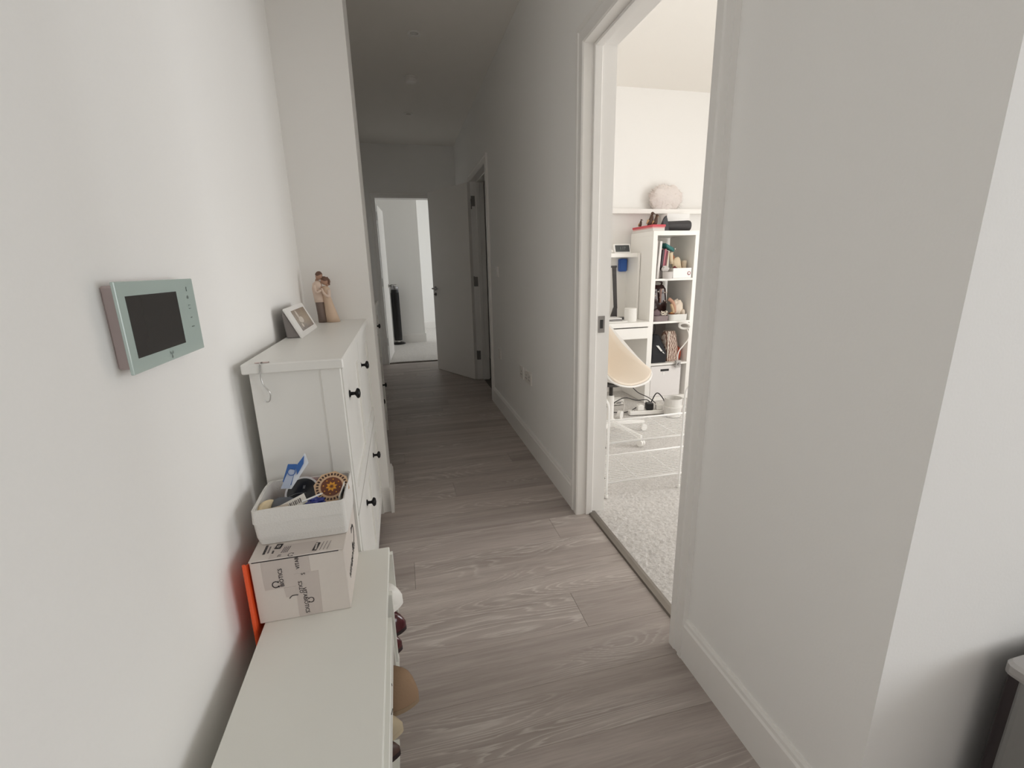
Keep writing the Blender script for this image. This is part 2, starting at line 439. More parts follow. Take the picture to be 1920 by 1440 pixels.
struct(sl.build('trim_threshold', mat('threshold_metal', '#8B857F', .35, metal=.9)), 'metal threshold strip between planks and bedroom carpet', 'threshold strip')
t = casing_right('trim_2', HY0 + .012, 5.0, 2.085, 'white door frame of the dark side room', False)
# hinges on that frame
door1 = thing('door_1', 'white flush door standing open against the right wall', 'door', (.79, 5.0, 0), kind='structure')
local(door1, (0, 0, math.atan2(.76, -.377)))
B(0, .80, -.004, .036, .006, 2.076).build('leaf', DOORW, door1, bevel=.002)
for z in (.28, 1.09, 1.87):
    hb = MB().box(-.006, .03, -.0055, -.0042, z - .05, z + .05); hb.lathe([(.006, -.05), (.006, .05)], (-.004, -.006, z), 'z', 10)
    hb.build('hinge', STEEL, door1)
for sgn, yb_ in ((1, .036), (-1, -.004)):
    h = MB(); h.lathe([(.025, 0), (.026, .004 * sgn), (.022, .008 * sgn)], (.745, yb_, 1.0), 'y', 20)
    h.tube([(.745, yb_, 1.0), (.745, yb_ + .045 * sgn, 1.0), (.735, yb_ + .05 * sgn, 1.0), (.63, yb_ + .05 * sgn, 1.0)], .009, 10)
    h.lathe([(.022, 0), (.022, .006 * sgn)], (.745, yb_, .93), 'y', 18); h.lathe([(.009, .006 * sgn), (.009, .022 * sgn)], (.745, yb_, .93), 'y', 10)
    h.build('handle', STEEL, door1, smooth=False)
B(.80, .8015, .006, .026, .93, 1.07).build('latch_plate', STEEL, door1)
for z in (.277, 1.084, 1.898):
    hb = B(.795, .835, 4.9965, 4.9999, z - .05, z + .05).build('hinge_leaf', STEEL, t)
# end doorway casing
t = thing('trim_3', 'white door frame at the far end of the hall', 'door frame', (.18, 6.23, 0), kind='structure')
a = MB(); xa, xb, zt = -.2, .56, 2.085; wd = .07
pr = [(6.23, 0), (6.219, 0), (6.213, .004), (6.213, .034), (6.217, .04), (6.212, .052), (6.212, wd), (6.23, wd)]
a.loft([[(xa - d, y, 0) for y, d in pr], [(xa - d, y, zt + d) for y, d in pr]])
a.loft([[(xb + d, y, 0) for y, d in pr], [(xb + d, y, zt + d) for y, d in pr]])
a.loft([[(xa - d, y, zt + d) for y, d in pr], [(xb + d, y, zt + d) for y, d in pr]])
a.build('architrave', TRIM, t)
l = MB(); l.box(xa - .012, xa, 6.23, 6.354, 0, zt + .012); l.box(xb, xb + .012, 6.23, 6.354, 0, zt + .012); l.box(xa, xb, 6.23, 6.354, zt, zt + .012)
l.build('lining', TRIM, t)
for z in (.3, 1.07, 1.88): B(xa, xa + .0035, 6.232, 6.262, z - .05, z + .05).build('hinge_leaf', STEEL, t)
B(xa, xb, 6.27, 6.31, -.012, .008).build('threshold', mat('threshold_metal', '#8B857F'), t)
door2 = thing('door_2', 'white door swung open into the room at the end', 'door', (-.192, 6.36, 0), kind='structure')
local(door2, (0, 0, math.radians(86)))
B(0, .74, -.0, .038, .012, 2.03).build('leaf', DOORW, door2, bevel=.002)
h = MB().lathe([(.025, 0), (.025, -.008)], (.69, 0, 1.0), 'y', 18); h.tube([(.69, 0, 1.0), (.69, -.045, 1.0), (.58, -.048, 1.0)], .009, 10)
h.build('handle', STEEL, door2)

# ---------------------------------------------------------------- ceiling and wall fittings
def downlight(x, y, label):
    t = thing('downlight', label, 'ceiling light', (x, y, ZC))
    MB().lathe([(.0, -.001), (.044, -.001), (.046, -.004), (.044, -.007), (.030, -.006), (.028, -.002)], (x, y, ZC), 'z', 28).build('bezel', WPLAST, t, smooth=False)
    MB().lathe([(.0, -.0015), (.027, -.0015), (.025, -.0035), (.0, -.004)], (x, y, ZC), 'z', 20).build('lamp', mat('unlit_lamp', '#B7B2AA', .2), t)
downlight(.226, 3.45, 'recessed unlit ceiling spotlight nearer the camera, before the smoke alarm')
downlight(.226, 5.06, 'recessed unlit ceiling spotlight deeper in the hall, beyond the smoke alarm')
t = thing('smoke_alarm', 'round white smoke alarm on the ceiling between two spotlights', 'smoke alarm', (.222, 4.17, ZC))
MB().lathe([(.0, -.0), (.055, -.0), (.055, -.012), (.050, -.014)], (.222, 4.17, ZC), 'z', 32).build('base', WPLAST, t)
MB().lathe([(.047, -.012), (.047, -.026), (.038, -.036), (.0, -.038)], (.222, 4.17, ZC), 'z', 32).build('cover', WPLAST, t)
PL_ = mat('socket_white', '#E3DFDA', .3)
def plate(name, label, cat, y0, y1, z0, z1, kind):
    t = thing(name, label, cat, (XR, (y0 + y1) / 2, z0))
    B(XR - .009, XR, y0, y1, z0, z1).build('face_plate', PL_, t, bevel=.002)
    zc = (z0 + z1) / 2
    if kind == 'switch':
        B(XR - .013, XR - .008, (y0 + y1) / 2 - .012, (y0 + y1) / 2 + .012, zc - .02, zc + .02).build('rocker', PL_, t, bevel=.001)
    else:
        n = 2 if kind == 'double' else 1
        for k in range(n):
            yc = y0 + (y1 - y0) * (k + .5) / n
            for dy, dz in ((0, .008), (-.011, -.014), (.011, -.014)):
                B(XR - .0098, XR - .0088, yc + dy - .003, yc + dy + .003, zc + dz - .004, zc + dz + .004).build('pin_slot', BLACK, t)
            B(XR - .013, XR - .008, yc - .006, yc + .006, zc + .022, zc + .036).build('rocker', PL_, t, bevel=.001)
plate('double_socket', 'white double socket on the right wall nearer the camera', 'socket', 2.80, 2.946, .467, .553, 'double')
plate('wall_socket', 'white single socket just beyond the double socket', 'socket', 2.995, 3.081, .467, .553, 'single')
plate('light_switch', 'white light switch high on the wall beside the side room door', 'switch', 3.735, 3.821, 1.15, 1.236, 'switch')
plate('fused_switch', 'white low plate beside the side room door frame', 'switch', 3.735, 3.821, .467, .553, 'switch')

# ---------------------------------------------------------------- intercom monitor on the left wall
t = thing('intercom_monitor', 'pale glass video intercom monitor mounted on the left wall', 'intercom', (XL, .89, 1.09))
B(XL, XL + .024, .792, 1.018, 1.092, 1.216).build('body', mat('monitor_body', '#B9A9A8', .5), t, bevel=.003, label='dull pinkish grey plastic housing')
B(XL + .024, XL + .029, .774, 1.034, 1.086, 1.2218).build('glass_face', mat('monitor_glass', '#B3C2BD', .12, var=.004), t, bevel=.001, label='pale green glass front')
B(XL + .029, XL + .0296, .794, .957, 1.108, 1.2005).build('screen', mat('screen_off', '#3E3C3B', .12), t, label='dark switched-off screen')
ic = mat('icon_grey', '#7C8783', .5)
for k, z in enumerate((1.203, 1.188, 1.170, 1.150, 1.133)):
    M = frame((XL + .0296, 1.001, z), (0, 1, 0), (0, 0, 1))
    mb = MB()
    if k == 0: mb.box(-.001, .001, -.004, .004, 0, .0004)
    elif k == 1: mb.poly([(-.004, 0, 0), (0, .004, 0), (.004, 0, 0), (.003, -.003, 0), (-.003, -.003, 0)], [(0, 4, 3, 2, 1)])
    elif k == 2: mb.box(-.004, .004, -.004, -.0025, 0, .0004); mb.box(-.004, .004, .0025, .004, 0, .0004)
    elif k == 3: mb.box(-.003, .003, -.0012, .0012, 0, .0004)
    else: mb.box(-.005, -.001, -.001, .001, 0, .0004); mb.box(.002, .005, -.001, .001, 0, .0004)
    mb.xf(M).build('icon', ic, t)
mb = MB()
for a in (.5, 2.6, 4.7):
    mb.poly([(0, 0, 0), (.006 * math.cos(a - .5), .006 * math.sin(a - .5), 0), (.008 * math.cos(a), .008 * math.sin(a), 0), (.006 * math.cos(a + .5), .006 * math.sin(a + .5), 0)], [(0, 1, 2, 3)])
mb.xf(frame((XL + .0294, .898, 1.097), (0, 1, 0), (0, 0, 1))).build('emblem', ic, t, label='small grey three-lobed emblem')

# ---------------------------------------------------------------- shoe cabinets
def shoe_cabinet(y0, label):
    y1 = y0 + 1.02; xb, xf = -.385, -.185; zt = 1.01
    t = thing('shoe_cabinet', label, 'shoe cabinet', ((xb + xf) / 2, (y0 + y1) / 2, 0), 'white shoe cabinets along the left wall')
    B(xb - .012, -.156, y0 - .016, y1, zt - .026, zt).build('top', FURN, t, bevel=.003)
    for (a, b) in ((y0, y0 + .018), (y1 - .03, y1 - .012)):
        sd = MB(); sd.box(xb, xf + .018, a, b, .11, zt - .026); sd.box(xf - .045, xf + .018, a, b, 0, .11)
        sd.build('side_panel', FURN, t, bevel=.0015)
    # front stile strip standing proud on the near side
    B(xf - .030, xf + .0185, y0 - .006, y0, .0, zt - .026).build('stile', FURN, t, bevel=.001)
    B(xb, xb + .008, y0 + .018, y1 - .03, .12, zt - .03).build('back_panel', FURN, t)
    B(xf - .01, xf + .012, y0 + .018, y1 - .03, .085, .12).build('bottom_rail', FURN, t, bevel=.001)
    ym = (y0 + y1) / 2 - .005
    for (z0, z1, zk, ka, kb) in ((.545, .975, .867, .172, .612), (.125, .538, .428, .308, .748)):
        for (a, b, yk) in ((y0 + .021, ym - .002, y0 + ka), (ym + .002, y1 - .033, y0 + kb)):
            fl = MB()
            fw = .055; x0, x1 = xf, xf + .020
            fl.box(x0, x1, a, b, z0, z0 + fw); fl.box(x0, x1, a, b, z1 - fw, z1); fl.box(x0, x1, a, a + fw, z0 + fw, z1 - fw); fl.box(x0, x1, b - fw, b, z0 + fw, z1 - fw)
            fl.box(x0, x1 - .007, a + fw, b - fw, z0 + fw, z1 - fw)
            f = fl.build('flap', FURN, t)
            kn = MB().lathe([(.0, 0), (.011, 0), (.011, .003), (.0055, .005), (.005, .016), (.009, .019), (.015, .022), (.016, .026), (.012, .031), (.0, .033)], (x1 - .007, yk, zk), 'x', 18)
            kn.build('knob', KNOB, f, smooth=True, label='black metal knob')
    return t
shoe_cabinet(1.247, 'white flap-front shoe cabinet nearer the camera, with a photo frame and figurine on top')
shoe_cabinet(2.56, 'white flap-front shoe cabinet in the hall shadow beyond the wall pier')

# ---------------------------------------------------------------- low white bench
BENCH = mat('bench_white', '#E6E6E0', .4, var=.01, scale=10)
t = thing('bench', 'low white shoe bench along the left wall in front of the cabinet', 'bench', (-.225, .82, 0))
B(-.365, -.088, .40, 1.238, .425, .441).build('top', BENCH, t, bevel=.002)
B(-.36, -.352, .42, 1.23, .04, .425).build('back_panel', BENCH, t)
for a in (.402, .950, 1.046, 1.222): MB().box(-.352, -.080, a, a + .016, .215, .4245).box(-.352, -.150, a, a + .016, 0, .215).build('side_panel', BENCH, t)
B(-.0945, -.0785, .404, .950, .378, .4265).build('front_rail', BENCH, t, bevel=.0015)
for (a, b, z) in ((.418, .950, .255), (.418, .950, .06), (1.062, 1.222, .292), (1.062, 1.222, .183), (1.062, 1.222, .06)): B(-.352, -.090, a, b, z, z + .012).build('shelf', BENCH, t)
MB().tube([(-.0783, .787, .416), (-.0783, .789, .409)], .0010, 6).build('screw_mark', KNOB, t)
MB().tube(spline([(-.0782, .752, .392), (-.0782, .742, .398), (-.0782, .722, .413)], 5), .0010, 6).build('scratch', KNOB, t, label='curved dark scratch on the front rail')

# shoes on the bench shelves, toes sticking out
def shoe(name, label, cat, x, y, z, L, Wd, H, mu, ms, heel=.0, toe=.55, rot=0, group=None, opening=True):
    t = thing(name, label, cat, (x, y, z), group); local(t, (0, 0, rot))
    # local: toe towards +x, origin at toe tip on the sole
    sole = []; n = 14
    def out(s): # half width at fraction s from toe
        return Wd / 2 * (math.sin(min(1, s / .28) * PI / 2) ** .7) * (1 - .28 * math.exp(-((s - .62) / .16) ** 2)) * (1 if s < .9 else math.sqrt(max(0.03, 1 - ((s - .9) / .1) ** 2)))
    pts = [(i / n) ** 1.8 for i in range(n + 1)]
    ringb = [(-s * L, out(s), 0) for s in pts] + [(-s * L, -out(s), 0) for s in reversed(pts)]
    mb = MB().loft([ringb, [(a, b, .012) for a, b, c in ringb]]); mb.build('sole', ms, t)
    rings = []
    for s in [.003] + pts[1:]:
        hw = out(s) * .96
        top = H * (toe + (1 - toe) * max(0, min(1, (s - .2) / .35))) * math.sin(min(1, (s + .02) / .16) * PI / 2) ** .8
        ring = []
        for k in range(9):
            a = PI * k / 8
            ring.append((-s * L, hw * math.cos(a) * (1 - .12 * math.sin(a)), .012 + top * math.sin(a) ** .7))
        rings.append(ring)
    MB().loft(rings, closed=False, cap0=True, cap1=True).build('upper', mu, t, smooth=True)
    if opening:
        op = MB().lathe([(.0, 0), (.8, 0), (1.0, .06), (.86, .1), (.0, -.02)], (0, 0, 0), 'z', 16)
        op.xf(Matrix.Translation((-.74 * L, 0, .008 + H)) @ Matrix.Diagonal((.18 * L, Wd * .33, .05, 1))).build('collar', mu, t, smooth=True)
    return t
WHS = mat('white_shoe', '#E8E6E1', .6); BUR = mat('burgundy_patent', '#4A141C', .18, coat=.5); BURS = mat('dark_sole', '#221416', .5)
TAN = mat('tan_suede', '#957A61', .9, bump=.2, scale=200); BEI = mat('beige_suede', '#B5A68C', .9); BRN = mat('brown_leather', '#4B352C', .45); RBR = mat('reddish_brown_leather', '#4D2E27', .4)
shoe('shoe', 'white trainer sticking out under the far end of the bench', 'shoe', -.060, 1.160, .3045, .25, .105, .085, WHS, WHS, toe=.62)
shoe('shoe', 'burgundy patent shoe sticking out beside the white trainer', 'shoe', -.058, 1.182, .1955, .25, .072, .066, BUR, BURS, toe=.8, group='pair of burgundy patent shoes')
shoe('shoe', 'burgundy patent shoe nearer the camera, its toe drawn further in', 'shoe', -.070, 1.108, .1955, .25, .066, .062, BUR, BURS, toe=.8, group='pair of burgundy patent shoes')
shoe('boot', 'tan suede boot jutting out from the bench, furthest out of all shoes', 'boot', -.030, .868, .2675, .25, .090, .085, TAN, mat('tan_sole', '#8F7A62', .8), rot=-.30, toe=.85)
shoe('shoe', 'beige suede shoe just below the tan boot', 'shoe', -.066, .806, .2675, .24, .060, .065, BEI, BEI)
shoe('shoe', 'small dark brown shoe toe peeping out of the bench', 'shoe', -.072, .757, .2675, .24, .050, .060, BRN, BURS)
shoe('shoe', 'reddish brown leather shoe nearest the camera under the low bench', 'shoe', -.060, .675, .2675, .25, .090, .080, RBR, BURS)

# ---------------------------------------------------------------- cardboard box on the bench
CARD = mat('white_cardboard', '#D3CBC4', .75, var=.02, scale=60); INK = mat('black_ink', '#231F22', .6)
TAPE = mat('clear_tape', '#C2B8B2', .3, var=.02, scale=30)
t = thing('cardboard_box', 'white printed cardboard box sealed with lettered tape on the bench', 'box', (-.273, 1.12, .4415))
x0, x1, y0, y1, z0, z1 = -.374, -.173, 1.003, 1.226, .4415, .603
mb = MB(); mb.box(x0, x1, y0, y1, z0, z1)
mb.build('carton', CARD, t, bevel=.0015)
mb = MB(); mb.box(x0 - .001, x1 + .0005, y0 - .001, y1, z1, z1 + .0025)
mb.build('lid_flap', CARD, t, bevel=.0008)
B(x0 + .005, x1 - .012, y0 - .0006, y0 + .002, z1 - .0022, z1 - .0002).build('lid_gap', INK, t)
def tape(pts, k):
    mb = MB(); p = [(a, y0 - .0005 - .0003 * k, b) for a, b in pts]; q = [(a, y0 + .0002, b) for a, b in pts]
    mb.hexa([q[0], q[1], q[2], q[3]], [p[0], p[1], p[2], p[3]]); return mb.build('tape', TAPE, t)
tape([(-.351, .527), (-.250, .527), (-.250, .6005), (-.351, .6005)], 0)
tape([(-.310, .500), (-.254, .506), (-.250, .5265), (-.312, .5265)], 0)
tape([(-.288, .4435), (-.237, .4435), (-.234, .558), (-.286, .558)], 1)
B(-.334, -.236, y0, y0 + .05, z1 + .0026, z1 + .0032).build('tape', TAPE, t)
yt = y0 - .0014
UP = lambda x, z: frame((x, yt, z), (0, 0, 1), (-1, 0, 0))     # reads upwards
DN = lambda x, z: frame((x, yt, z), (0, 0, -1), (1, 0, 0))     # reads downwards
def omega(M, s):
    pts = [(math.cos(a), math.sin(a), 0) for a in [math.radians(-60 + 300 * k / 18) for k in range(19)]]
    mb = MB()
    P = [(p[0] * s, p[1] * s * .9, 0) for p in pts]
    mb.tube([(s * 1.05, -s * .92, 0)] + P + [(-s * 1.05, -s * .92, 0)], s * .13, 6) if False else mb.tube(P, s * .14, 6)
    mb.tube([(P[0][0] - .02 * s, P[0][1], 0), (P[0][0] + s * .55, P[0][1], 0)], s * .14, 6)
    mb.tube([(P[-1][0] + .02 * s, P[-1][1], 0), (P[-1][0] - s * .55, P[-1][1], 0)], s * .14, 6)
    mb.v = [(v[0], v[1], v[2] * .12) for v in mb.v]
    mb.xf(M).build('emblem', INK, t)
omega(frame((-.327, yt, .539), (0, 0, 1), (-1, 0, 0)), .0078)
omega(frame((-.258, yt, .484), (0, 0, -1), (1, 0, 0)), .0065)
MB().tube(spline([(-.303, yt, .497), (-.297, yt, .503), (-.290, yt, .5035), (-.284, yt, .503)], 4), .0009, 6).build('emblem', INK, t)
lettering('BIOTICS', .0125, UP(-.3135, .555), INK, t, sx=1.05)
lettering('VITAB', .0115, UP(-.2755, .586), INK, t, sx=1.0)
lettering('S', .0125, UP(-.2665, .556), INK, t)
lettering('OTICS', .0115, UP(-.2755, .522), INK, t)
lettering('VITABIOTICS', .0125, DN(-.2695, .485), INK, t, sx=.96)
# printing on the lid
zt_ = z1 + .0034
TP = lambda x, y: frame((x, y, zt_), (.16, 1, 0), (-1, .16, 0))
GI = mat('grey_ink', '#6F6668', .6)
def bar(x, y, a, b, m=GI, dz=0.0):
    mb = MB(); mb.box(-a, a, -b, b, -.0003 + dz, .0003 + dz); mb.xf(TP(x, y)).build('printed_line', m, t)
for k in range(5): bar(-.349, 1.028 + .0075 * k, .0026, .0026, INK)
for k in range(4): bar(-.3405, 1.030 + .007 * k, .0026, .0014)
bar(-.322, 1.050, .010, .007, INK); bar(-.322, 1.050, .0045, .0030, CARD, .0004); bar(-.322, 1.050, .0020, .0016, INK, .0007)
for k in range(2): bar(-.330, 1.026 + .006 * k, .0022, .0018, INK)
for k in range(4): bar(-.309 + .004 * k, 1.032, .012, .0008)
lettering('TI', .010, TP(-.312, 1.010), INK, t)
omega(frame((-.288, 1.008, zt_), (.1, 1, 0), (-1, .1, 0)), .006)
bar(-.236, 1.026, .016, .005, INK)
for k in range(5): bar(-.236, 1.026 - .011 + .0055 * k, .0018, .0020, CARD, .0004)
for k in range(3): bar(-.224 + .008 * k, 1.026, .017, .0004)
# emblem and script on the right side
xs = x1 + .0006
RS = lambda y, z: frame((xs, y, z), (0, 1, 0), (0, 0, 1))
omega(frame((xs, 1.155, .545), (0, -.25, -1), (0, 1, -.25)), .026)
lettering('VITABIOTICS', .030, frame((xs, 1.105, .508), (0, 1, .12), (0, -.12, 1)), INK, t, sx=.75)

# orange folder between box and wall
OR = mat('orange_plastic', '#E8582A', .4)
t = thing('orange_folder', 'bright orange plastic folder standing between the box and the wall', 'folder', (-.391, 1.09, .40))
mb = MB().hexa([(-.3815, .990, .38), (-.3785, .990, .38), (-.3785, 1.22, .38), (-.3815, 1.22, .38)], [(-.3815, .996, .603), (-.3785, .996, .603), (-.3785, 1.22, .50), (-.3815, 1.22, .50)])
mb.build('cover', OR, t, bevel=.001)
MB().hexa([(-.386, .990, .38), (-.383, .990, .38), (-.383, 1.22, .38), (-.386, 1.22, .38)], [(-.386, .996, .600), (-.383, .996, .600), (-.383, 1.22, .50), (-.386, 1.22, .50)]).build('cover', OR, t, bevel=.001)
MB().tube([(-.3822, .989, .381), (-.3822, .995, .605)], .0034, 8).build('spine', OR, t)

# ---------------------------------------------------------------- fabric basket with odds and ends
FELT = mat('white_felt', '#DCDAD6', .95, bump=.25, scale=260, var=.03)
t = thing('fabric_basket', 'white fabric storage basket on top of the cardboard box', 'basket', (-.268, 1.15, .607))
bx0, bx1, by0, by1, bz0, bz1 = -.371, -.168, 1.062, 1.226, .607, .697
def rrect(x0, x1, y0, y1, z, r=.010, n=4, wob=0):
    out = []
    for cx, cy, a0 in ((x1 - r, y1 - r, 0), (x0 + r, y1 - r, PI / 2), (x0 + r, y0 + r, PI), (x1 - r, y0 + r, 1.5 * PI)):
        for k in range(n + 1):
            a = a0 + PI / 2 * k / n
            x = cx + r * math.cos(a); y = cy + r * math.sin(a)
            out.append((x, y, z + wob * noise.noise(Vector((x * 14, y * 14, 1)))))
    # add mid points for softness
    res = []
    for i, p in enumerate(out):
        res.append(p); q = out[(i + 1) % len(out)]
        if i % (n + 1) == n:
            for s in (.25, .5, .75):
                m_ = Vector(p).lerp(Vector(q), s); res.append((m_.x, m_.y, z + wob * noise.noise(Vector((m_.x * 14, m_.y * 14, 1)))))
    return res
d = .004
rings = [rrect(bx0 + .004, bx1 - .002, by0 + .004, by1 - .002, bz0), rrect(bx0, bx1, by0, by1, bz0 + .02), rrect(bx0 - .002, bx1, by0 - .002, by1, bz1 - .03), rrect(bx0, bx1 - .002, by0 + .001, by1, bz1, wob=.008),
         rrect(bx0 + d, bx1 - d, by0 + d, by1 - d, bz1, wob=.008), rrect(bx0 + d, bx1 - d, by0 + d, by1 - d, bz0 + .006)]
MB().loft(rings).build('body', FELT, t, smooth=False)
MB().loft([rrect(bx0 - .0035, bx1 + .001, by0 - .0035, by1 + .0005, bz1 - .033), rrect(bx0 - .002, bx1 + .0005, by0 - .0025, by1 + .0005, bz1 + .0015, wob=.008), rrect(bx0 + .0005, bx1 - .001, by0 + .0005, by1 - .001, bz1 + .0025, wob=.008), rrect(bx0 - .0005, bx1 - .001, by0 - .0005, by1 - .001, bz1 - .033)], cap0=False, cap1=False).build('folded_rim', FELT, t)

def slab(name, label, cat, c, ex, ey, sx, sy, th, m, bevel=.001):
    tt = thing(name, label, cat, c); M = frame(c, ex, ey)
    tt.rotation_euler = M.to_euler(); LOC[tt.name] = (0, 0, 0)
    B(-sx / 2, sx / 2, -sy / 2, sy / 2, -th / 2, th / 2).build('body', m, tt, bevel=bevel)
    return tt
# filler level inside the basket: folded cloth bag everything lies on
t = thing('folded_cloth', 'dark folded cloth at the bottom of the white basket', 'cloth', (-.27, 1.15, .614))
MB().blob((-.27, 1.145, .635), (.088, .068, .020), .25, 9, 22, 10, 3, -.9).build('cloth', mat('dark_cloth', '#2C2A30', .9, bump=.2, scale=120), t, smooth=True)
# octagonal inlaid box
OC = Vector((-.208, 1.150, .695))
ex = Vector((1, .22, .10)).normalized(); nrm = Vector((.05, -.62, .78)).normalized(); ex = (ex - nrm * ex.dot(nrm)).normalized(); ey = nrm.cross(ex)
t = thing('octagonal_box', 'octagonal inlaid wooden box with a flower star lid in the basket', 'box', OC)
t.rotation_euler = frame(OC, ex, ey).to_euler(); LOC[t.name] = (0, 0, 0)
DW = mat('dark_walnut', '#3A2119', .4); LW = mat('pale_inlay', '#C9A988', .45); GW = mat('gold_inlay', '#D9982F', .4); MW = mat('mid_inlay', '#6A3A26', .45)
def ngon(r, z, n=8, a0=PI / 8, sx=1.0, sy=1.0): return [(r * sx * math.cos(a0 + 2 * PI * k / n), r * sy * math.sin(a0 + 2 * PI * k / n), z) for k in range(n)]
MB().loft([ngon(.041, -.030), ngon(.041, -.004)]).build('body', DW, t)
MB().loft([ngon(.044, -.004), ngon(.044, 0)]).build('lid', LW, t, label='pale wooden lid with dark inlay')
MB().loft([ngon(.0375, 0), ngon(.0375, .0006)]).build('inlay_ring', LW, t)
mb = MB()
for k in range(28):
    a = 2 * PI * k / 28; M = Matrix.Rotation(a, 4, 'Z') @ Matrix.Translation((.0345, 0, .0004))
    q = MB().box(-.003, .003, -.0022, .0022, 0, .0007); q.xf(M); mb.poly(q.v, q.f)
mb.build('inlay_checks', DW, t, kind='stuff')
MB().loft([ngon(.0285, 0), ngon(.0285, .0008)]).build('inlay_ring', LW, t)
MB().loft([ngon(.0262, 0, 24, 0), ngon(.0262, .0011, 24, 0)]).build('inlay_disc', MW, t)
mb = MB()
for k in range(8):
    a = 2 * PI * k / 8; M = Matrix.Rotation(a, 4, 'Z')
    q = MB().poly([(.003, 0, .0014), (.008, .0035, .0014), (.0145, 0, .0014), (.008, -.0035, .0014)], [(0, 3, 2, 1)]); q.xf(M); mb.poly(q.v, q.f)
    q = MB().lathe([(.0018, .0012), (.0, .0018)], (.020, 0, 0), 'z', 8); q.xf(M @ Matrix.Rotation(PI / 8, 4, 'Z')); mb.poly(q.v, q.f)
mb.build('flower_inlay', GW, t)
# round black tin
t = thing('round_tin', 'round black lidded tin with a white and red rim in the basket', 'tin', (-.286, 1.188, .668))
local(t, (math.radians(42), 0, math.radians(-8)))
MB().lathe([(.0, -.02), (.043, -.02), (.043, .004), (.041, .006), (.0, .006)], (0, 0, 0), 'z', 36).build('body', mat('red_tin', '#A02A30', .35), t)
MB().lathe([(.0, .006), (.0425, .006), (.0425, .010), (.0, .0102)], (0, 0, 0), 'z', 36).build('rim', mat('tin_white', '#D9D8DA', .3), t)
MB().lathe([(.0, .010), (.0375, .010), (.037, .0115), (.0, .0117)], (0, 0, 0), 'z', 36).build('lid', mat('tin_black', '#15161A', .25), t)
lettering('II', .013, Matrix.Translation((.004, .012, .0118)), mat('grey_print', '#8D8F93', .4), t)
MB().tube(spline([(-.03, -.012, .0118), (-.012, -.004, .0118), (.012, -.004, .0118)], 5), .0006, 6).build('printed_curve', mat('grey_print', '#8D8F93', .4), t)
# blue and white packet
def sheet(name, label, cat, pts_w, pts_l, m, parent=None, pname='sheet', th=.0012):
    pass
t = thing('paper_packet', 'blue and white paper packet standing up out of the basket', 'packet', (-.305, 1.172, .692))
PB = mat('packet_blue', '#2F62A8', .45); PWH = mat('packet_white', '#DADFE6', .45)
def quadslab(p, th=.0014, up=(0, -1, 0.3)):
    n_ = Vector(up).normalized() * th
    return MB().hexa([Vector(q) for q in p], [Vector(q) + n_ for q in p])
Q = lambda x, z, dy=0: (x, 1.158 + (z - .69) * .45 + dy, z)
quadslab([Q(-.330, .700), Q(-.305, .697), Q(-.262, .752), Q(-.270, .776)]).build('back_sheet', PWH, t)
quadslab([Q(-.311, .754, .001), Q(-.325, .715, .001), Q(-.305, .705, .001), Q(-.290, .752, .001)], .003).build('front_panel', PB, t)
quadslab([Q(-.293, .747, -.0005), Q(-.290, .728, -.0005), Q(-.274, .752, -.0005), Q(-.272, .770, -.0005)], .003).build('front_panel', PB, t)
quadslab([Q(-.308, .744, -.003), Q(-.329, .702, -.003), Q(-.309, .700, -.003), Q(-.294, .740, -.003)], .002).build('printed_panel', mat('packet_pale', '#AEB9CE', .4), t)
em = [( -.302 + .009 * math.cos(a), Q(0, .738 + .008 * math.sin(a))[1] - .007, .738 + .008 * math.sin(a)) for a in [2 * PI * k / 16 for k in range(17)]]
MB().tube(em, .0009, 6).build('ring_emblem', PB, t)
# grey pouch / oval brush
t = thing('grey_pouch', 'smooth dark grey oval pouch in the basket', 'pouch', (-.320, 1.118, .665))
MB().blob((-.320, 1.122, .676), (.031, .022, .017), .12, 6, 22, 12, 5).build('body', mat('slate_vinyl', '#565A61', .45), t, smooth=True)
# cream disc standing at the wall end
t = thing('cream_disc', 'cream wooden disc standing at the wall end of the basket', 'disc', (-.355, 1.105, .664))
local(t, (math.radians(70), 0, math.radians(60))); t.location.x += .009
MB().lathe([(.0, -.007), (.030, -.007), (.034, -.003), (.034, .004), (.030, .007), (.0, .007)], (0, 0, 0), 'z', 30).build('body', mat('cream_wood', '#D8C6A2', .5), t, smooth=False)
# card with barcode, blue wrapper, folded paper
t = slab('barcode_card', 'white card with a barcode lying across the basket', 'card', (-.288, 1.092, .689), (.9, .25, .30), (-.35, .75, .55), .060, .026, .0012, mat('card_white', '#DCD8D0', .5), 0)
for k in range(9): B(-.016 + .004 * k, -.0145 + .004 * k + (k % 3) * .0006, -.006, .006, .0006, .0010).build('bar', mat('bar_grey', '#5A5555', .5), t)
t = thing('blue_wrapper', 'crumpled shiny blue wrapper in front of the octagonal box', 'wrapper', (-.245, 1.108, .675))
MB().blob((-.245, 1.108, .679), (.024, .014, .010), .6, 14, 20, 12, 9).build('film', mat('blue_film', '#26358C', .2, coat=.5), t)
t = thing('white_pen', 'thin white pen lying against the octagonal box', 'pen', (-.245, 1.10, .690))
MB().tube([(-.268, 1.088, .6935), (-.226, 1.104, .7005)], .0022, 8).build('barrel', mat('pen_white', '#EAEAEA', .25), t)
MB().tube([(-.226, 1.104, .7005), (-.222, 1.1055, .7012)], [.002, .0006], 8).build('tip', CHROME, t)
t = slab('folded_leaflet', 'folded cream leaflet tucked at the front of the basket', 'leaflet', (-.322, 1.074, .680), (1, .1, .12), (-.1, .45, 1), .055, .030, .0015, mat('leaflet', '#CFC4B6', .7), 0)
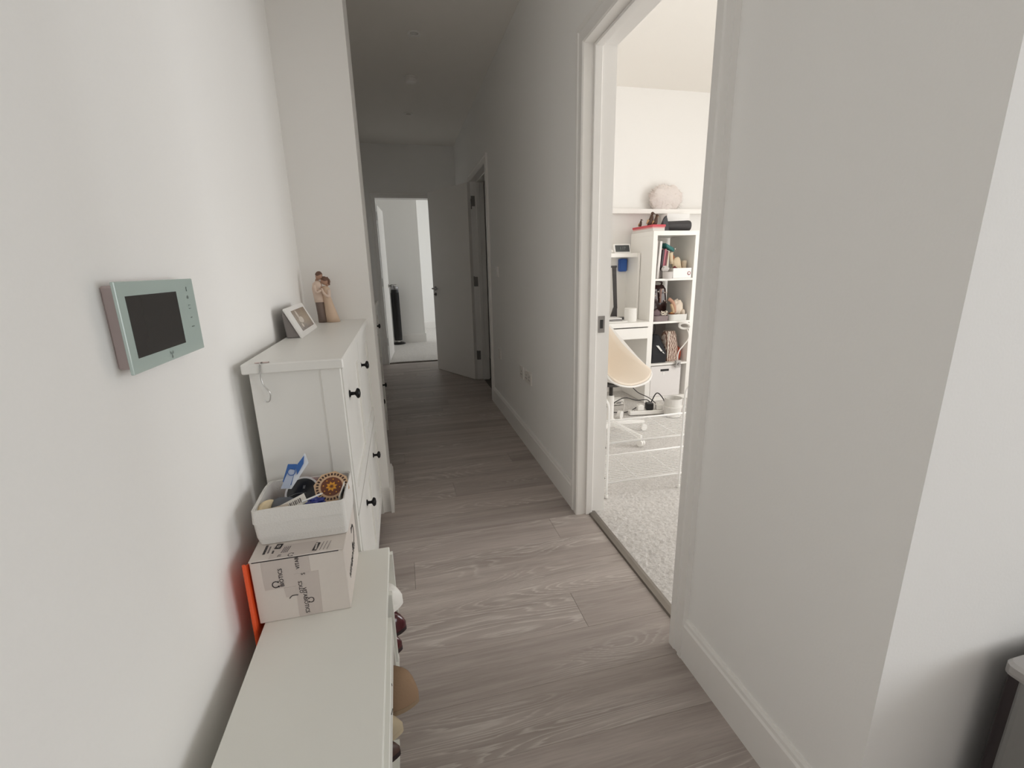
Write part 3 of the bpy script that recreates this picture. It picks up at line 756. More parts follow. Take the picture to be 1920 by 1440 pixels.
t = slab('white_leaflet', 'white leaflet with dark print tucked at the aisle end of the basket', 'leaflet', (-.180, 1.115, .689), (.15, 1, .25), (.1, -.2, 1), .060, .030, .0012, mat('card_white', '#DCD8D0', .5), 0)
B(-.01, .02, -.008, .008, .0006, .001).build('printed_patch', mat('slate_vinyl', '#565A61'), t)

# ---------------------------------------------------------------- things on the shoe cabinet
t = thing('hanging_hook', 'silver towel hook clamped over the cabinet top edge', 'hook', (-.350, 1.232, 1.0105))
MB().box(-.365, -.333, 1.236, 1.246, 1.0105, 1.0125).build('clamp_bar', mat('pinkish_chrome', '#C7B5B0', .25, metal=.9), t)
MB().tube(spline([(-.349, 1.242, 1.012), (-.350, 1.228, 1.011), (-.352, 1.2275, 1.000), (-.3525, 1.2275, .968), (-.346, 1.2275, .950), (-.3385, 1.2275, .938), (-.338, 1.2275, .925), (-.342, 1.2275, .914), (-.349, 1.2275, .912), (-.352, 1.2275, .917)], 6), .0016, 8).build('wire_hook', CHROME, t, smooth=True)

# tilted digital frame
t = thing('digital_photo_frame', 'white tilted digital photo frame standing against the wall', 'photo frame', (-.362, 1.825, 1.0105))
ya, yb = 1.675, 1.975; FRW = mat('frame_white', '#EDECEA', .35)
pb, pt = Vector((-.331, 0, 1.0115)), Vector((-.378, 0, 1.112)); ax = (pt - pb).normalized(); Ln = (pt - pb).length
nF = Vector((ax.z, 0, -ax.x))
Mf = Matrix(((0, ax.x, nF.x, pb.x), (1, 0, 0, 0), (0, ax.z, nF.z, pb.z), (0, 0, 0, 1)))   # local (y, up, out)
def FB(a0, a1, b0, b1, c0, c1): return MB().box(a0, a1, b0, b1, c0, c1).xf(Mf)
FB(ya, yb, 0, Ln, -.008, .0).build('front_bezel', FRW, t, bevel=.002, seg=2)
mb = MB().loft([[(-.340, y, 1.0105), (-.383, y, 1.095), (-.391, y, 1.095), (-.385, y, 1.0105)] for y in (ya + .012, yb - .012)])
mb.build('wedge_stand', mat('frame_grey', '#8B8583', .9, bump=.2, scale=300), t, bevel=.003, label='grey fabric-covered wedge stand')
def photo_mat():
    m = bpy.data.materials.new('frame_picture'); m.use_nodes = True
    nt = m.node_tree; N = nt.nodes; L = nt.links; b = N['Principled BSDF']; b.inputs['Roughness'].default_value = .15
    tc = N.new('ShaderNodeTexCoord'); sep = N.new('ShaderNodeSeparateXYZ'); L.new(tc.outputs['Object'], sep.inputs[0])
    mr = N.new('ShaderNodeMapRange'); mr.inputs[1].default_value = .0; mr.inputs[2].default_value = .10; L.new(sep.outputs['Z'], mr.inputs[0])
    n = N.new('ShaderNodeTexNoise'); n.inputs['Scale'].default_value = 55; n.inputs['Detail'].default_value = 3; L.new(tc.outputs['Object'], n.inputs['Vector'])
    ad = N.new('ShaderNodeMath'); ad.operation = 'MULTIPLY_ADD'; ad.inputs[1].default_value = .35; L.new(n.outputs['Fac'], ad.inputs[0]); L.new(mr.outputs[0], ad.inputs[2])
    cr = N.new('ShaderNodeValToRGB'); e = cr.color_ramp.elements
    e[0].position = .2; e[0].color = lin('#4F4946'); e[1].position = 1.0; e[1].color = lin('#8E8276')
    k = cr.color_ramp.elements.new(.45); k.color = lin('#8C857F')
    k = cr.color_ramp.elements.new(.7); k.color = lin('#A39889')
    L.new(ad.outputs[0], cr.inputs[0]); L.new(cr.outputs[0], b.inputs['Base Color'])
    return m
FB(ya + .055, yb - .03, .018, Ln - .016, .0002, .0008).build('picture', photo_mat(), t)
PLT = mat('picture_pale', '#CFC6BC', .3)
mb = MB()
for (cy, cz, ry, rz) in ((ya + .125, .055, .035, .012), (ya + .11, .075, .012, .018), (ya + .10, .036, .012, .008)):
    q = MB().lathe([(1, 0), (1, .001)], (0, 0, 0), 'z', 18); q.xf(Mf @ Matrix.Translation((cy, cz, .0004)) @ Matrix.Diagonal((ry, rz, .7, 1))); mb.poly(q.v, q.f)
mb.build('pictured_bird', PLT, t)

# embracing couple figurine
def ell(c, rx, ry, n=16, rot=0.0):
    return [(c[0] + rx * math.cos(a) * math.cos(rot) - ry * math.sin(a) * math.sin(rot), c[1] + rx * math.cos(a) * math.sin(rot) + ry * math.sin(a) * math.cos(rot), c[2]) for a in [2 * PI * k / n for k in range(n)]]
t = thing('couple_figurine', 'carved wooden figurine of an embracing couple in the cabinet corner', 'figurine', (-.325, 2.175, 1.0105))
TR = mat('figurine_trousers', '#7A6A62', .7); SW = mat('figurine_cream', '#DCC7B8', .7); DR = mat('figurine_dress', '#D2B9A2', .7); HAIR = mat('figurine_hair', '#6E5143', .7); SK = mat('figurine_skin', '#AD8873', .65)
z = 1.0105
mx, wx = -.341, -.309; fy = 2.172
MB().loft([ell((mx + .006, fy, z), .022, .019), ell((mx + .004, fy, z + .03), .020, .018), ell((mx, fy, z + .07), .0185, .017), ell((mx - .001, fy, z + .095), .019, .0165)]).build('trousers', TR, t, smooth=True)
MB().loft([ell((mx, fy, z + .088), .0215, .0185), ell((mx - .002, fy, z + .11), .021, .019), ell((mx - .004, fy, z + .145), .0225, .019), ell((mx - .003, fy, z + .168), .019, .016), ell((mx + .002, fy, z + .180), .009, .009)]).build('sweater', SW, t, smooth=True)
MB().loft([ell((wx + .014, fy - .002, z), .030, .024), ell((wx + .010, fy - .002, z + .03), .026, .022), ell((wx + .003, fy - .002, z + .08), .019, .018), ell((wx - .001, fy - .002, z + .115), .0155, .015), ell((wx - .001, fy - .002, z + .145), .0165, .015), ell((wx - .003, fy - .002, z + .158), .008, .008)]).build('dress', DR, t, smooth=True)
def head(c, tilt, hairback, nm):
    q = MB().blob((0, 0, 0), (.0125, .0145, .0165)); q.blob((0, -.0145, -.001), (.0022, .003, .0035)); q.tube([(0, .002, -.012), (0, .003, -.024)], .0065, 10)
    M = Matrix.Translation(c) @ Matrix.Rotation(tilt, 4, 'Y') @ Matrix.Rotation(hairback, 4, 'Z'); q.xf(M).build('head', SK, t, smooth=True)
    q = MB().blob((0, .003, .004), (.0138, .0148, .0165), 0, 8, 20, 12, 0, -.35); q.xf(M).build('hair', HAIR, t, smooth=True)
head(Vector((mx + .009, fy - .002, z + .199)), .45, 1.1, 'man')
head(Vector((wx - .004, fy - .003, z + .177)), -.40, -1.2, 'woman')
MB().tube(spline([(wx + .004, fy + .006, z + .192), (wx + .012, fy + .004, z + .178), (wx + .012, fy + .002, z + .160)], 4), [.007] * 3 + [.008] * 3 + [.006] * 3, 8).build('hair', HAIR, t, smooth=True)
def arm(p, m, hd):
    pts = spline(p, 5); n = len(pts)
    MB().tube(pts, [.0078 - .0035 * i / (n - 1) for i in range(n)], 10).build('arm', m, t, smooth=True)
    e = Vector(p[-1]); q = MB().blob((0, 0, 0), (.0045, .003, .0055)); 
    q.xf(Matrix.Translation(e)); 
    d = (Vector(p[-1]) - Vector(p[-2])).normalized()
    for k in range(4):
        s = Vector((0, 0, (k - 1.5) * .0022)); q.tube([e + s, e + s + d * (.006 + .0012 * (k in (1, 2)))], .0012, 6)
    q.tube([e, e + Vector((0, -.002, .006))], .0013, 6)
    q.build('hand', SK, t, smooth=True)
arm([(mx - .013, fy - .012, z + .162), (mx - .006, fy - .024, z + .132), (mx + .014, fy - .022, z + .140)], SW, 0)
arm([(wx + .011, fy - .010, z + .140), (wx + .010, fy - .022, z + .113), (wx - .008, fy - .021, z + .126), (wx - .016, fy - .020, z + .148)], SW, 0)

# ---------------------------------------------------------------- steel bin at the corner
t = thing('steel_bin', 'stainless steel bin with a dark back strip by the wall at the open corner', 'bin', (1.22, .34, 0))
DK = mat('bin_dark', '#241A1C', .5)
bx0, bx1, by0, by1 = 1.052, 1.42, .20, .462
MB().loft([rrect(bx0, bx1, by0 + .2, by1, 0.0, .008), rrect(bx0, bx1, by0 + .2, by1, .474, .008)]).build('back_shell', DK, t, label='dark plastic back strip')
MB().loft([rrect(bx0 - .004, bx1 + .004, by0, by1 - .013, 0.02, .018), rrect(bx0 - .004, bx1 + .004, by0, by1 - .013, .474, .018)]).build('body', mat('bin_steel', '#8F8E8C', .42, metal=.5), t, label='brushed steel body')
MB().loft([rrect(bx0 - .008, bx1 + .008, by0 - .006, by1 + .004, .475, .016), rrect(bx0 - .010, bx1 + .010, by0 - .008, by1 + .004, .482, .018), rrect(bx0 - .010, bx1 + .010, by0 - .008, by1 + .004, .495, .018), rrect(bx0 - .004, bx1 + .004, by0 - .002, by1, .501, .016)]).build('lid', mat('lid_steel', '#B3B0AE', .3, metal=.7), t, label='pale steel lid')
B(bx0 + .06, bx1 - .06, by0 - .03, by0, .01, .03).build('pedal', DK, t, bevel=.004)

# ---------------------------------------------------------------- tower fan in the far room
t = thing('tower_fan', 'slim black tower fan on the carpet of the room at the end', 'fan', (-.075, 7.93, .01))
fx, fyy = -.075, 7.93
MB().lathe([(.0, .0), (.115, .0), (.115, .008), (.09, .02), (.03, .03), (.0, .03)], (fx, fyy, .01), 'z', 32).build('base', BLACK, t)
MB().lathe([(.03, .03), (.03, .07)], (fx, fyy, .01), 'z', 16).build('stem', CHROME, t)
MB().lathe([(.0, .06), (.062, .06), (.065, .07), (.062, .88), (.058, .90), (.0, .90)], (fx, fyy, .01), 'z', 28).build('column', BLACK, t)
mb = MB()
for k in range(13):
    a = -PI + PI * k / 12; mb.box(-.002, .002, -.002, .002, .12, .86)
    mb.v[-8:] = [(fx + .064 * math.cos(a) + v[0], fyy + .064 * math.sin(a) + v[1], v[2]) for v in mb.v[-8:]]
mb.build('grille_bars', mat('fan_grille', '#0E0E0F', .6), t, kind='stuff')
mb = MB().lathe([(.0, .90), (.060, .90), (.064, .925), (.064, .955), (.058, .965), (.0, .965)], (0, 0, .01), 'z', 28)
mb.v = [(fx + v[0], fyy + v[1], v[2] + (v[2] - .9) * (-v[0]) * 3.5) for v in mb.v]
mb.build('head', mat('fan_silver', '#9C9B9C', .25, metal=.8), t)
MB().lathe([(.0, 0), (.05, 0), (.05, .004)], (fx - .008, fyy, .988), 'z', 24).build('control_panel', BLACK, t)

# ---------------------------------------------------------------- bedroom: shelf unit
KX0, KX1, KY0, KY1 = 2.100, 2.540, 3.605, 3.995
t = thing('shelf_unit', 'tall white open cube shelf unit beside the desk', 'shelf unit', ((KX0 + KX1) / 2, 3.8, .008))
B(KX0, KX1, KY0, KY1, 1.458, 1.495).build('top_board', FURN2, t, bevel=.001)
B(KX0, KX1, KY0, KY1, .008, .045).build('bottom_board', FURN2, t, bevel=.001)
B(KX0, KX0 + .040, KY0, KY1, .045, 1.458).build('side_panel', FURN2, t, bevel=.001); B(KX1 - .040, KX1, KY0, KY1, .045, 1.458).build('side_panel', FURN2, t, bevel=.001)
B(KX0 + .040, KX1 - .040, KY1 - .012, KY1 - .004, .358, .716).build('back_panel', mat('grey_backing', '#9C9492', .8), t, label='grey backing of the third compartment')
for z in (.340, .717, 1.085): B(KX0 + .040, KX1 - .040, KY0, KY1, z, z + .017).build('shelf', FURN2, t)
S1, S2, S3, S0, ST = 1.1025, .7345, .3575, .0455, 1.4955
# desk
t = thing('desk', 'white desk with a drawer and raised hutch shelf at the bedroom wall', 'desk', (1.60, 3.8, 0.008))
B(1.15, 2.098, 3.57, 4.03, .702, .742).build('desktop', FURN2, t, bevel=.001)
B(2.080, 2.098, 3.585, 4.03, .008, .702).build('side_panel', FURN2, t); B(1.15, 1.168, 3.585, 4.03, .008, .702).build('side_panel', FURN2, t)
B(1.168, 2.080, 4.01, 4.028, .50, .702).build('back_panel', FURN2, t)
d_ = B(1.70, 2.076, 3.577, 3.595, .598, .692).build('drawer_front', FURN2, t, bevel=.001)
B(1.70, 2.07, 3.595, 3.95, .605, .68).build('drawer_box', FURN2, t)
B(1.50, 1.69, 3.580, 3.60, .598, .698).build('apron', FURN2, t)
B(2.076, 2.094, 3.80, 4.03, .742, 1.325).build('hutch_side', FURN2, t); B(1.15, 2.076, 3.82, 4.03, 1.290, 1.325).build('hutch_shelf', FURN2, t, bevel=.001)
B(1.15, 2.076, 4.018, 4.03, .742, 1.29).build('hutch_back', FURN2, t)
DT, HS = .7425, 1.3255
t = thing('smart_clock', 'white smart display clock on the desk hutch shelf', 'clock', (1.945, 3.86, HS))
mb = MB().hexa([(1.868, 3.845, HS), (2.028, 3.845, HS), (2.028, 3.905, HS), (1.868, 3.905, HS)], [(1.862, 3.862, HS + .078), (2.022, 3.862, HS + .078), (2.022, 3.872, HS + .078), (1.862, 3.872, HS + .078)])
mb.build('case', FRW, t, bevel=.003)
mb = MB().hexa([(1.880, 3.8455, HS + .012), (2.014, 3.8455, HS + .012), (2.014, 3.849, HS + .012), (1.880, 3.849, HS + .012)], [(1.876, 3.8575, HS + .068), (2.010, 3.8575, HS + .068), (2.010, 3.861, HS + .068), (1.876, 3.861, HS + .068)])
mb.build('screen', mat('clock_screen', '#3D4142', .2), t)
lettering('1:17', .034, frame((1.945, 3.849, HS + .040), (1, 0, 0), (0, .21, 1)), mat('clock_digits', '#7E8282', .4), t)
t = thing('white_earbud_case', 'small white rounded case at the edge of the hutch shelf', 'case', (1.842, 3.86, HS))
MB().blob((1.842, 3.86, HS + .016), (.016, .016, .016), 0, 8, 16, 10).build('body', WPLAST, t, smooth=True)
t = thing('blue_case', 'flat blue plastic case hanging below the hutch shelf', 'case', (2.027, 4.00, 1.16))
MB().loft([[(x, y, zz) for x, zz in ((1.997, 1.165), (2.057, 1.165), (2.065, 1.173), (2.065, 1.272), (2.057, 1.280), (1.997, 1.280), (1.989, 1.272), (1.989, 1.173))] for y in (3.985, 4.017)]).build('body', mat('blue_case_plastic', '#2C58A6', .4), t, bevel=.003)
B(1.997, 2.057, 3.983, 3.986, 1.176, 1.268).build('face', mat('blue_case_face', '#3361AE', .5), t)
t = thing('desk_lamp', 'black folding desk lamp on the desk', 'lamp', (1.92, 3.88, DT))
LB = mat('lamp_black', '#3A3635', .45)
MB().loft([rrect(1.84, 2.02, 3.82, 3.92, DT, .02), rrect(1.842, 2.018, 3.822, 3.918, DT + .014, .02)]).build('base', LB, t)
mb = MB().hexa([(1.862, 3.868, DT + .014), (1.925, 3.868, DT + .014), (1.925, 3.892, DT + .014), (1.862, 3.892, DT + .014)], [(1.893, 3.868, .85), (1.922, 3.868, .85), (1.922, 3.892, .85), (1.893, 3.892, .85)])
mb.build('foot', LB, t, bevel=.002)
MB().hexa([(1.896, 3.871, .84), (1.926, 3.871, .84), (1.926, 3.889, .84), (1.896, 3.889, .84)], [(1.867, 3.871, 1.212), (1.902, 3.871, 1.212), (1.902, 3.889, 1.212), (1.867, 3.889, 1.212)]).build('stem', LB, t, bevel=.002)
B(1.60, 1.908, 3.868, 3.892, 1.203, 1.220).build('lamp_head', LB, t, bevel=.003)
# papers on desk
for i, (x1_, z_, lb) in enumerate(((1.90, DT, 'lowest white notebook of the stack on the desk'), (1.855, DT + .013, 'middle dark covered notebook of the stack on the desk'), (1.862, DT + .024, 'top white notebook of the stack on the desk'))):
    t = thing('notebook', lb, 'notebook', (x1_ - .12, 3.72, z_), 'notebooks stacked on the desk')
    B(x1_ - .22, x1_, 3.61 + .02 * i, 3.76 + .01 * i, z_ + .0002, z_ + .0105).build('pages', mat('page_white', '#E6E4E0', .7) if i != 1 else mat('page_grey', '#8F8B88', .7), t)
    B(x1_ - .22, x1_ + .001, 3.609 + .02 * i, 3.761 + .01 * i, z_ + .0105, z_ + .0122).build('cover', mat('cover_dark', '#4A4645', .5) if i == 1 else FRW, t)
t = thing('paper_roll', 'white paper roll standing on the desk', 'paper roll', (1.947, 3.66, DT))
MB().lathe([(.018, 0), (.053, 0), (.053, .115), (.050, .117), (.018, .117)], (1.947, 3.66, DT + .0005), 'z', 32).build('paper', mat('roll_paper', '#E7E5E1', .9, bump=.1), t)
MB().lathe([(.0185, .001), (.0185, .116), (.0175, .116), (.0175, .001)], (1.947, 3.66, DT), 'z', 20).build('core', mat('roll_core', '#A79C90', .9), t)

# --- on top of the shelf unit
t = thing('white_carton', 'flat white carton on the shelf unit beneath the red cloth', 'box', (2.07, 3.8, ST))
B(2.105, 2.215, 3.63, 3.99, ST + .0005, ST + .022).build('carton', mat('carton_white', '#DEDAD6', .7), t, bevel=.001)
t = thing('red_tray', 'red lidded tray on top of the shelf unit holding wooden animals', 'tray', (2.09, 3.8, ST + .023))
RED = mat('red_lacquer', '#CC4A55', .5); PNK = mat('pink_card', '#DDA9A8', .6)
B(2.108, 2.222, 3.64, 3.98, ST + .0225, ST + .034).build('base', PNK, t); B(2.103, 2.227, 3.635, 3.985, ST + .034, ST + .052).build('cover', RED, t, bevel=.002)
AN = mat('carved_dark_wood', '#4E362A', .6); AN2 = mat('carved_pale_wood', '#C09A70', .6)
TY = ST + .0525
def animal(name, label, x, y, s, m, m2):
    t = thing(name, label, 'figurine', (x, y, TY), 'carved wooden birds on the red tray')
    MB().loft([ell((x, y, TY + .0003), .018 * s, .012 * s, 10), ell((x + .004 * s, y, TY + .02 * s), .020 * s, .014 * s, 10), ell((x + .010 * s, y, TY + .045 * s), .014 * s, .011 * s, 10), ell((x + .012 * s, y, TY + .065 * s), .008 * s, .007 * s, 10)]).build('body', m, t, smooth=True)
    q = MB().blob((x + .016 * s, y, TY + .073 * s), (.011 * s, .008 * s, .009 * s), 0, 8, 12, 8); q.tube([(x + .024 * s, y, TY + .073 * s), (x + .040 * s, y, TY + .066 * s)], [.004 * s, .001 * s], 8)
    q.build('head', m, t, smooth=True)
    MB().tube([(x - .010 * s, y, TY + .03 * s), (x - .024 * s, y, TY + .006 * s)], [.009 * s, .002 * s], 8).build('tail', m2, t, smooth=True)
animal('carved_bird', 'tall carved wooden bird, second from the left on the red tray', 2.125, 3.72, 1.32, AN, AN2)
animal('carved_bird', 'small carved wooden bird, leftmost on the red tray', 2.098, 3.84, .75, AN, AN2)
animal('carved_bird', 'carved wooden bird with pale tail, third from the left on the red tray', 2.160, 3.70, 1.08, AN, AN2)
animal('carved_bird', 'carved wooden bird beside the dark grey pouch', 2.192, 3.76, 1.05, AN2, AN)
t = thing('grey_pouch_bag', 'dark grey peaked pouch on the shelf unit', 'pouch', (2.255, 3.70, ST))
DG = mat('charcoal_nylon', '#47484C', .7, bump=.1, scale=80)
mb = MB().poly([(2.232, 3.68, ST + .001), (2.292, 3.68, ST + .001), (2.300, 3.74, ST + .001), (2.232, 3.78, ST + .001), (2.236, 3.70, ST + .085), (2.286, 3.70, ST + .085), (2.282, 3.72, ST + .140), (2.262, 3.73, ST + .122)],
               [(3, 2, 1, 0), (0, 1, 5, 4), (1, 2, 6, 5), (2, 3, 7, 6), (3, 0, 4, 7), (4, 5, 6, 7)])
mb.build('body', DG, t, bevel=.004)
t = thing('tripod_bag', 'black cylindrical carry bag lying on top of the shelf unit', 'bag', (2.42, 3.74, ST))
BG = mat('black_nylon', '#434143', .65, bump=.1, scale=90)
# lies across the unit
mb = MB().lathe([(.0, -.115), (.036, -.115), (.040, -.10), (.046, .09), (.044, .105), (.0, .105)], (0, 0, 0), 'x', 24)
mb.xf(Matrix.Translation((2.408, 3.745, ST + .0475)) @ Matrix.Rotation(-.12, 4, 'Z')).build('body', BG, t, smooth=False)
mb = MB().lathe([(.0, .105), (.041, .105), (.039, .110), (.0, .111)], (0, 0, 0), 'x', 24); mb.xf(Matrix.Translation((2.408, 3.745, ST + .0475)) @ Matrix.Rotation(-.12, 4, 'Z')).build('end_cap', mat('bag_end', '#4A494A', .6), t)
mb = MB().tube([(2.31, 3.70, ST + .003), (2.36, 3.692, ST + .004), (2.48, 3.680, ST + .003)], .0025, 6); mb.build('strap', mat('dark_red_strap', '#4D1E22', .7), t)
t = thing('white_box', 'white box at the back of the shelf unit top', 'box', (2.46, 3.92, ST))
B(2.385, 2.61, 3.88, 3.98, ST + .0005, 1.66).build('body', FRW, t, bevel=.002); B(2.384, 2.611, 3.879, 3.981, 1.62, 1.661).build('lid', FRW, t, bevel=.001)
# ledge with fluffy ornament
t = thing('wall_ledge', 'long narrow white ledge on the bedroom back wall', 'shelf', (2.4, 4.02, 1.672))
B(1.75, 3.10, 3.955, 4.049, 1.675, 1.699).build('board', FURN2, t, bevel=.002)
B(1.75, 3.10, 3.951, 3.955, 1.668, 1.707).build('lip', FURN2, t)
t = thing('fluffy_ornament', 'pale pinkish grey fluffy ball on the wall ledge', 'ornament', (2.42, 4.0, 1.6995))
FL = mat('fluffy_feather', '#E6DEDA', 1.0, bump=.6, scale=60, var=.06)
MB().blob((2.42, 3.985, 1.80), (.165, .06, .115), .16, 9, 40, 24, 4, -.87).build('core', FL, t, smooth=True)
mb = MB(); rnd = random.Random(3)
for k in range(420):
    th = math.acos(rnd.uniform(-.75, 1)); ph = rnd.uniform(0, 2 * PI)
    d = Vector((math.sin(th) * math.cos(ph), math.sin(th) * math.sin(ph), math.cos(th)))
    p = Vector((2.42 + d.x * .155, 3.985 + d.y * .052, 1.80 + d.z * .105)); e_ = p + Vector((d.x * .045, d.y * .012, d.z * .035 - .004)) + Vector((rnd.uniform(-.015, .015), rnd.uniform(-.003, .003), rnd.uniform(-.01, .01)))
    if e_.z < 1.702: continue
    s_ = d.cross(Vector((0, 0, 1)));  s_ = s_.normalized() * .004 if s_.length > .01 else Vector((.004, 0, 0))
    mb.poly([p - s_, p + s_, e_, p + d * .004], [(0, 1, 2), (1, 3, 2), (3, 0, 2)])
mb.build('feathers', FL, t, kind='stuff')

# --- compartment 1
CY = 3.63
def book(name, label, cat, x0, x1, z0, h, y0, dep, m, lean=0.0, group=None, mc=None):
    t = thing(name, label, cat, ((x0 + x1) / 2, y0 + dep / 2, z0), group)
    L_ = lean * h
    pages = mat('book_pages', '#DDD6CA', .8)
    MB().hexa([(x0 + .001, y0 + .002, z0 + .002), (x1 - .001, y0 + .002, z0 + .002), (x1 - .001, y0 + dep - .002, z0 + .002), (x0 + .001, y0 + dep - .002, z0 + .002)],
              [(x0 + .001 + L_, y0 + .002, z0 + h - .003), (x1 - .001 + L_, y0 + .002, z0 + h - .003), (x1 - .001 + L_, y0 + dep - .002, z0 + h - .003), (x0 + .001 + L_, y0 + dep - .002, z0 + h - .003)]).build('pages', pages, t)
    mb = MB()
    for (a, b, c0, c1) in ((x0, x0 + .001, y0, y0 + dep), (x1 - .001, x1, y0, y0 + dep), (x0, x1, y0 - .001, y0 + .002)):
        mb.hexa([(a, c0, z0 + .0005), (b, c0, z0 + .0005), (b, c1, z0 + .0005), (a, c1, z0 + .0005)], [(a + L_, c0, z0 + h), (b + L_, c0, z0 + h), (b + L_, c1, z0 + h), (a + L_, c1, z0 + h)])
    mb.build('cover', m, t)
    return t
book('binder', 'white ring binder at the left end of the top compartment', 'binder', 2.148, 2.172, S1, .315, 3.66, .26, mat('binder_white', '#DAD6D3', .5), .02, 'white binders in the top compartment')
book('binder', 'white ring binder leaning beside the leftmost binder', 'binder', 2.176, 2.196, S1, .310, 3.65, .26, mat('binder_white2', '#E2DFDC', .5), .055, 'white binders in the top compartment')
t = thing('bracket_box', 'white upright box behind the books in the top compartment', 'box', (2.25, 3.94, S1))
B(2.216, 2.290, 3.925, 3.985, S1 + .0005, 1.44).build('body', FRW, t, bevel=.001)
book('book', 'dark spotted book leaning next to the white binders', 'book', 2.212, 2.229, S1 + .075, .165, 3.66, .14, mat('book_dark', '#33262B', .5), .10, 'books in the top compartment')
book('book', 'pink spined book between the dark book and the red book', 'book', 2.231, 2.248, S1 + .075, .172, 3.66, .14, mat('book_pink', '#A85A66', .5), .10, 'books in the top compartment')
book('book', 'dark red book right of the pink book', 'book', 2.250, 2.266, S1 + .075, .158, 3.66, .14, mat('book_red', '#672532', .5), .10, 'books in the top compartment')
book('book', 'thin cream book at the right end of the row', 'book', 2.268, 2.277, S1 + .075, .150, 3.66, .14, mat('book_cream', '#D9CDB6', .6), .10, 'books in the top compartment')
t = thing('book_riser', 'wire basket with crumpled white paper under the books', 'basket', (2.25, 3.73, S1))
B(2.206, 2.290, 3.672, 3.81, S1 + .0005, S1 + .074).build('body', mat('riser_grey', '#B9B3B0', .7), t, bevel=.004)
MB().blob((2.246, 3.636, S1 + .082), (.032, .016, .024), .5, 12, 18, 12, 2).build('crumpled_paper', mat('crumple', '#C9C5C2', .7), t)
t = thing('round_pot', 'white round pot at the front of the top compartment', 'pot', (2.268, 3.63, S1))
MB().lathe([(.0, .0), (.040, .0), (.044, .055), (.041, .057), (.0, .052)], (2.262, 3.632 - .012, S1 + .0005), 'z', 24).build('body', mat('pot_grey', '#C6C1BE', .5), t)
t = thing('teal_pouch', 'teal folded pouch on top of the books', 'pouch', (2.32, 3.72, S1 + .235))
mb = MB().hexa([(2.262, 3.67, S1 + .262), (2.345, 3.67, S1 + .218), (2.375, 3.80, S1 + .236), (2.262, 3.80, S1 + .268)], [(2.258, 3.672, S1 + .298), (2.345, 3.67, S1 + .252), (2.388, 3.80, S1 + .258), (2.262, 3.80, S1 + .302)])
mb.build('body', mat('teal_nylon', '#1F6C68', .55), t, bevel=.006, seg=2)
MB().blob((2.350, 3.668, S1 + .246), (.008, .006, .008), 0, 8, 12, 8).build('snap_button', CHROME, t)
t = thing('white_tray', 'white paper tray with a small round logo in the top compartment', 'tray', (2.405, 3.70, S1))
mb = MB(); 
tx0, tx1, ty0, ty1, tz = 2.312, 2.489, 3.615, 3.80, .085
mb.box(tx0, tx1, ty0, ty1, S1 + .0005, S1 + .004); mb.box(tx0, tx1, ty0, ty0 + .003, S1 + .004, S1 + tz); mb.box(tx0, tx1, ty1 - .003, ty1, S1 + .004, S1 + tz); mb.box(tx0, tx0 + .003, ty0 + .003, ty1 - .003, S1 + .004, S1 + tz); mb.box(tx1 - .003, tx1, ty0 + .003, ty1 - .003, S1 + .004, S1 + tz)
mb.build('tray_body', FRW, t)
MB().lathe([(.0, 0), (.016, 0), (.016, -.001), (.0, -.001)], (2.466, 3.6148, S1 + .040), 'y', 24).build('logo_disc', mat('logo_red', '#8E3A45', .5), t)
MB().lathe([(.0, 0), (.010, 0), (.010, -.0008), (.0, -.0008)], (2.466, 3.6136, S1 + .041), 'y', 20).build('logo_centre', FRW, t)
t = thing('cream_soft_toy', 'cream plush wing-shaped soft toy in the white tray', 'soft toy', (2.40, 3.70, S1 + .005))
PLU = mat('cream_plush', '#DAC9AE', 1.0, bump=.5, scale=90)
mb = MB().loft([ell((2.415, 3.70, S1 + .005), .030, .03), ell((2.412, 3.70, S1 + .05), .050, .035), ell((2.405, 3.70, S1 + .10), .042, .03), ell((2.396, 3.70, S1 + .14), .045, .024), ell((2.404, 3.70, S1 + .170), .026, .016), ell((2.41, 3.70, S1 + .180), .006, .005)])
mb.build('body', PLU, t, smooth=True)
MB().loft([ell((2.348, 3.69, S1 + .12), .014, .012, 10), ell((2.342, 3.69, S1 + .165), .016, .012, 10), ell((2.336, 3.69, S1 + .21), .020, .010, 10), ell((2.352, 3.69, S1 + .222), .008, .006, 10)]).build('wing_tip', PLU, t, smooth=True)
MB().blob((2.372, 3.71, S1 + .168), (.014, .012, .028), .1, 8, 14, 10).build('brown_patch', mat('toy_brown', '#A46A4B', .9), t, smooth=True, label='reddish brown patch')
t.location.x -= .010
t = thing('red_cloth', 'dark red cloth lying in the white tray', 'cloth', (2.36, 3.66, S1 + .005))
MB().blob((2.348, 3.646, S1 + .052), (.028, .022, .046), .3, 8, 18, 10, 6, -.98).build('cloth', mat('dark_red_cloth', '#6E2A2E', .9), t, smooth=True)
t = thing('cream_box', 'small cream box at the right end of the white tray', 'box', (2.464, 3.72, S1 + .005))
B(2.446, 2.484, 3.68, 3.78, S1 + .005, S1 + .148).build('body', mat('cream_card', '#D5C5AF', .7), t, bevel=.006, seg=2)
B(2.4455, 2.4845, 3.679, 3.781, S1 + .125, S1 + .1485).build('lid', mat('cream_card2', '#D9CBB7', .7), t, bevel=.006)

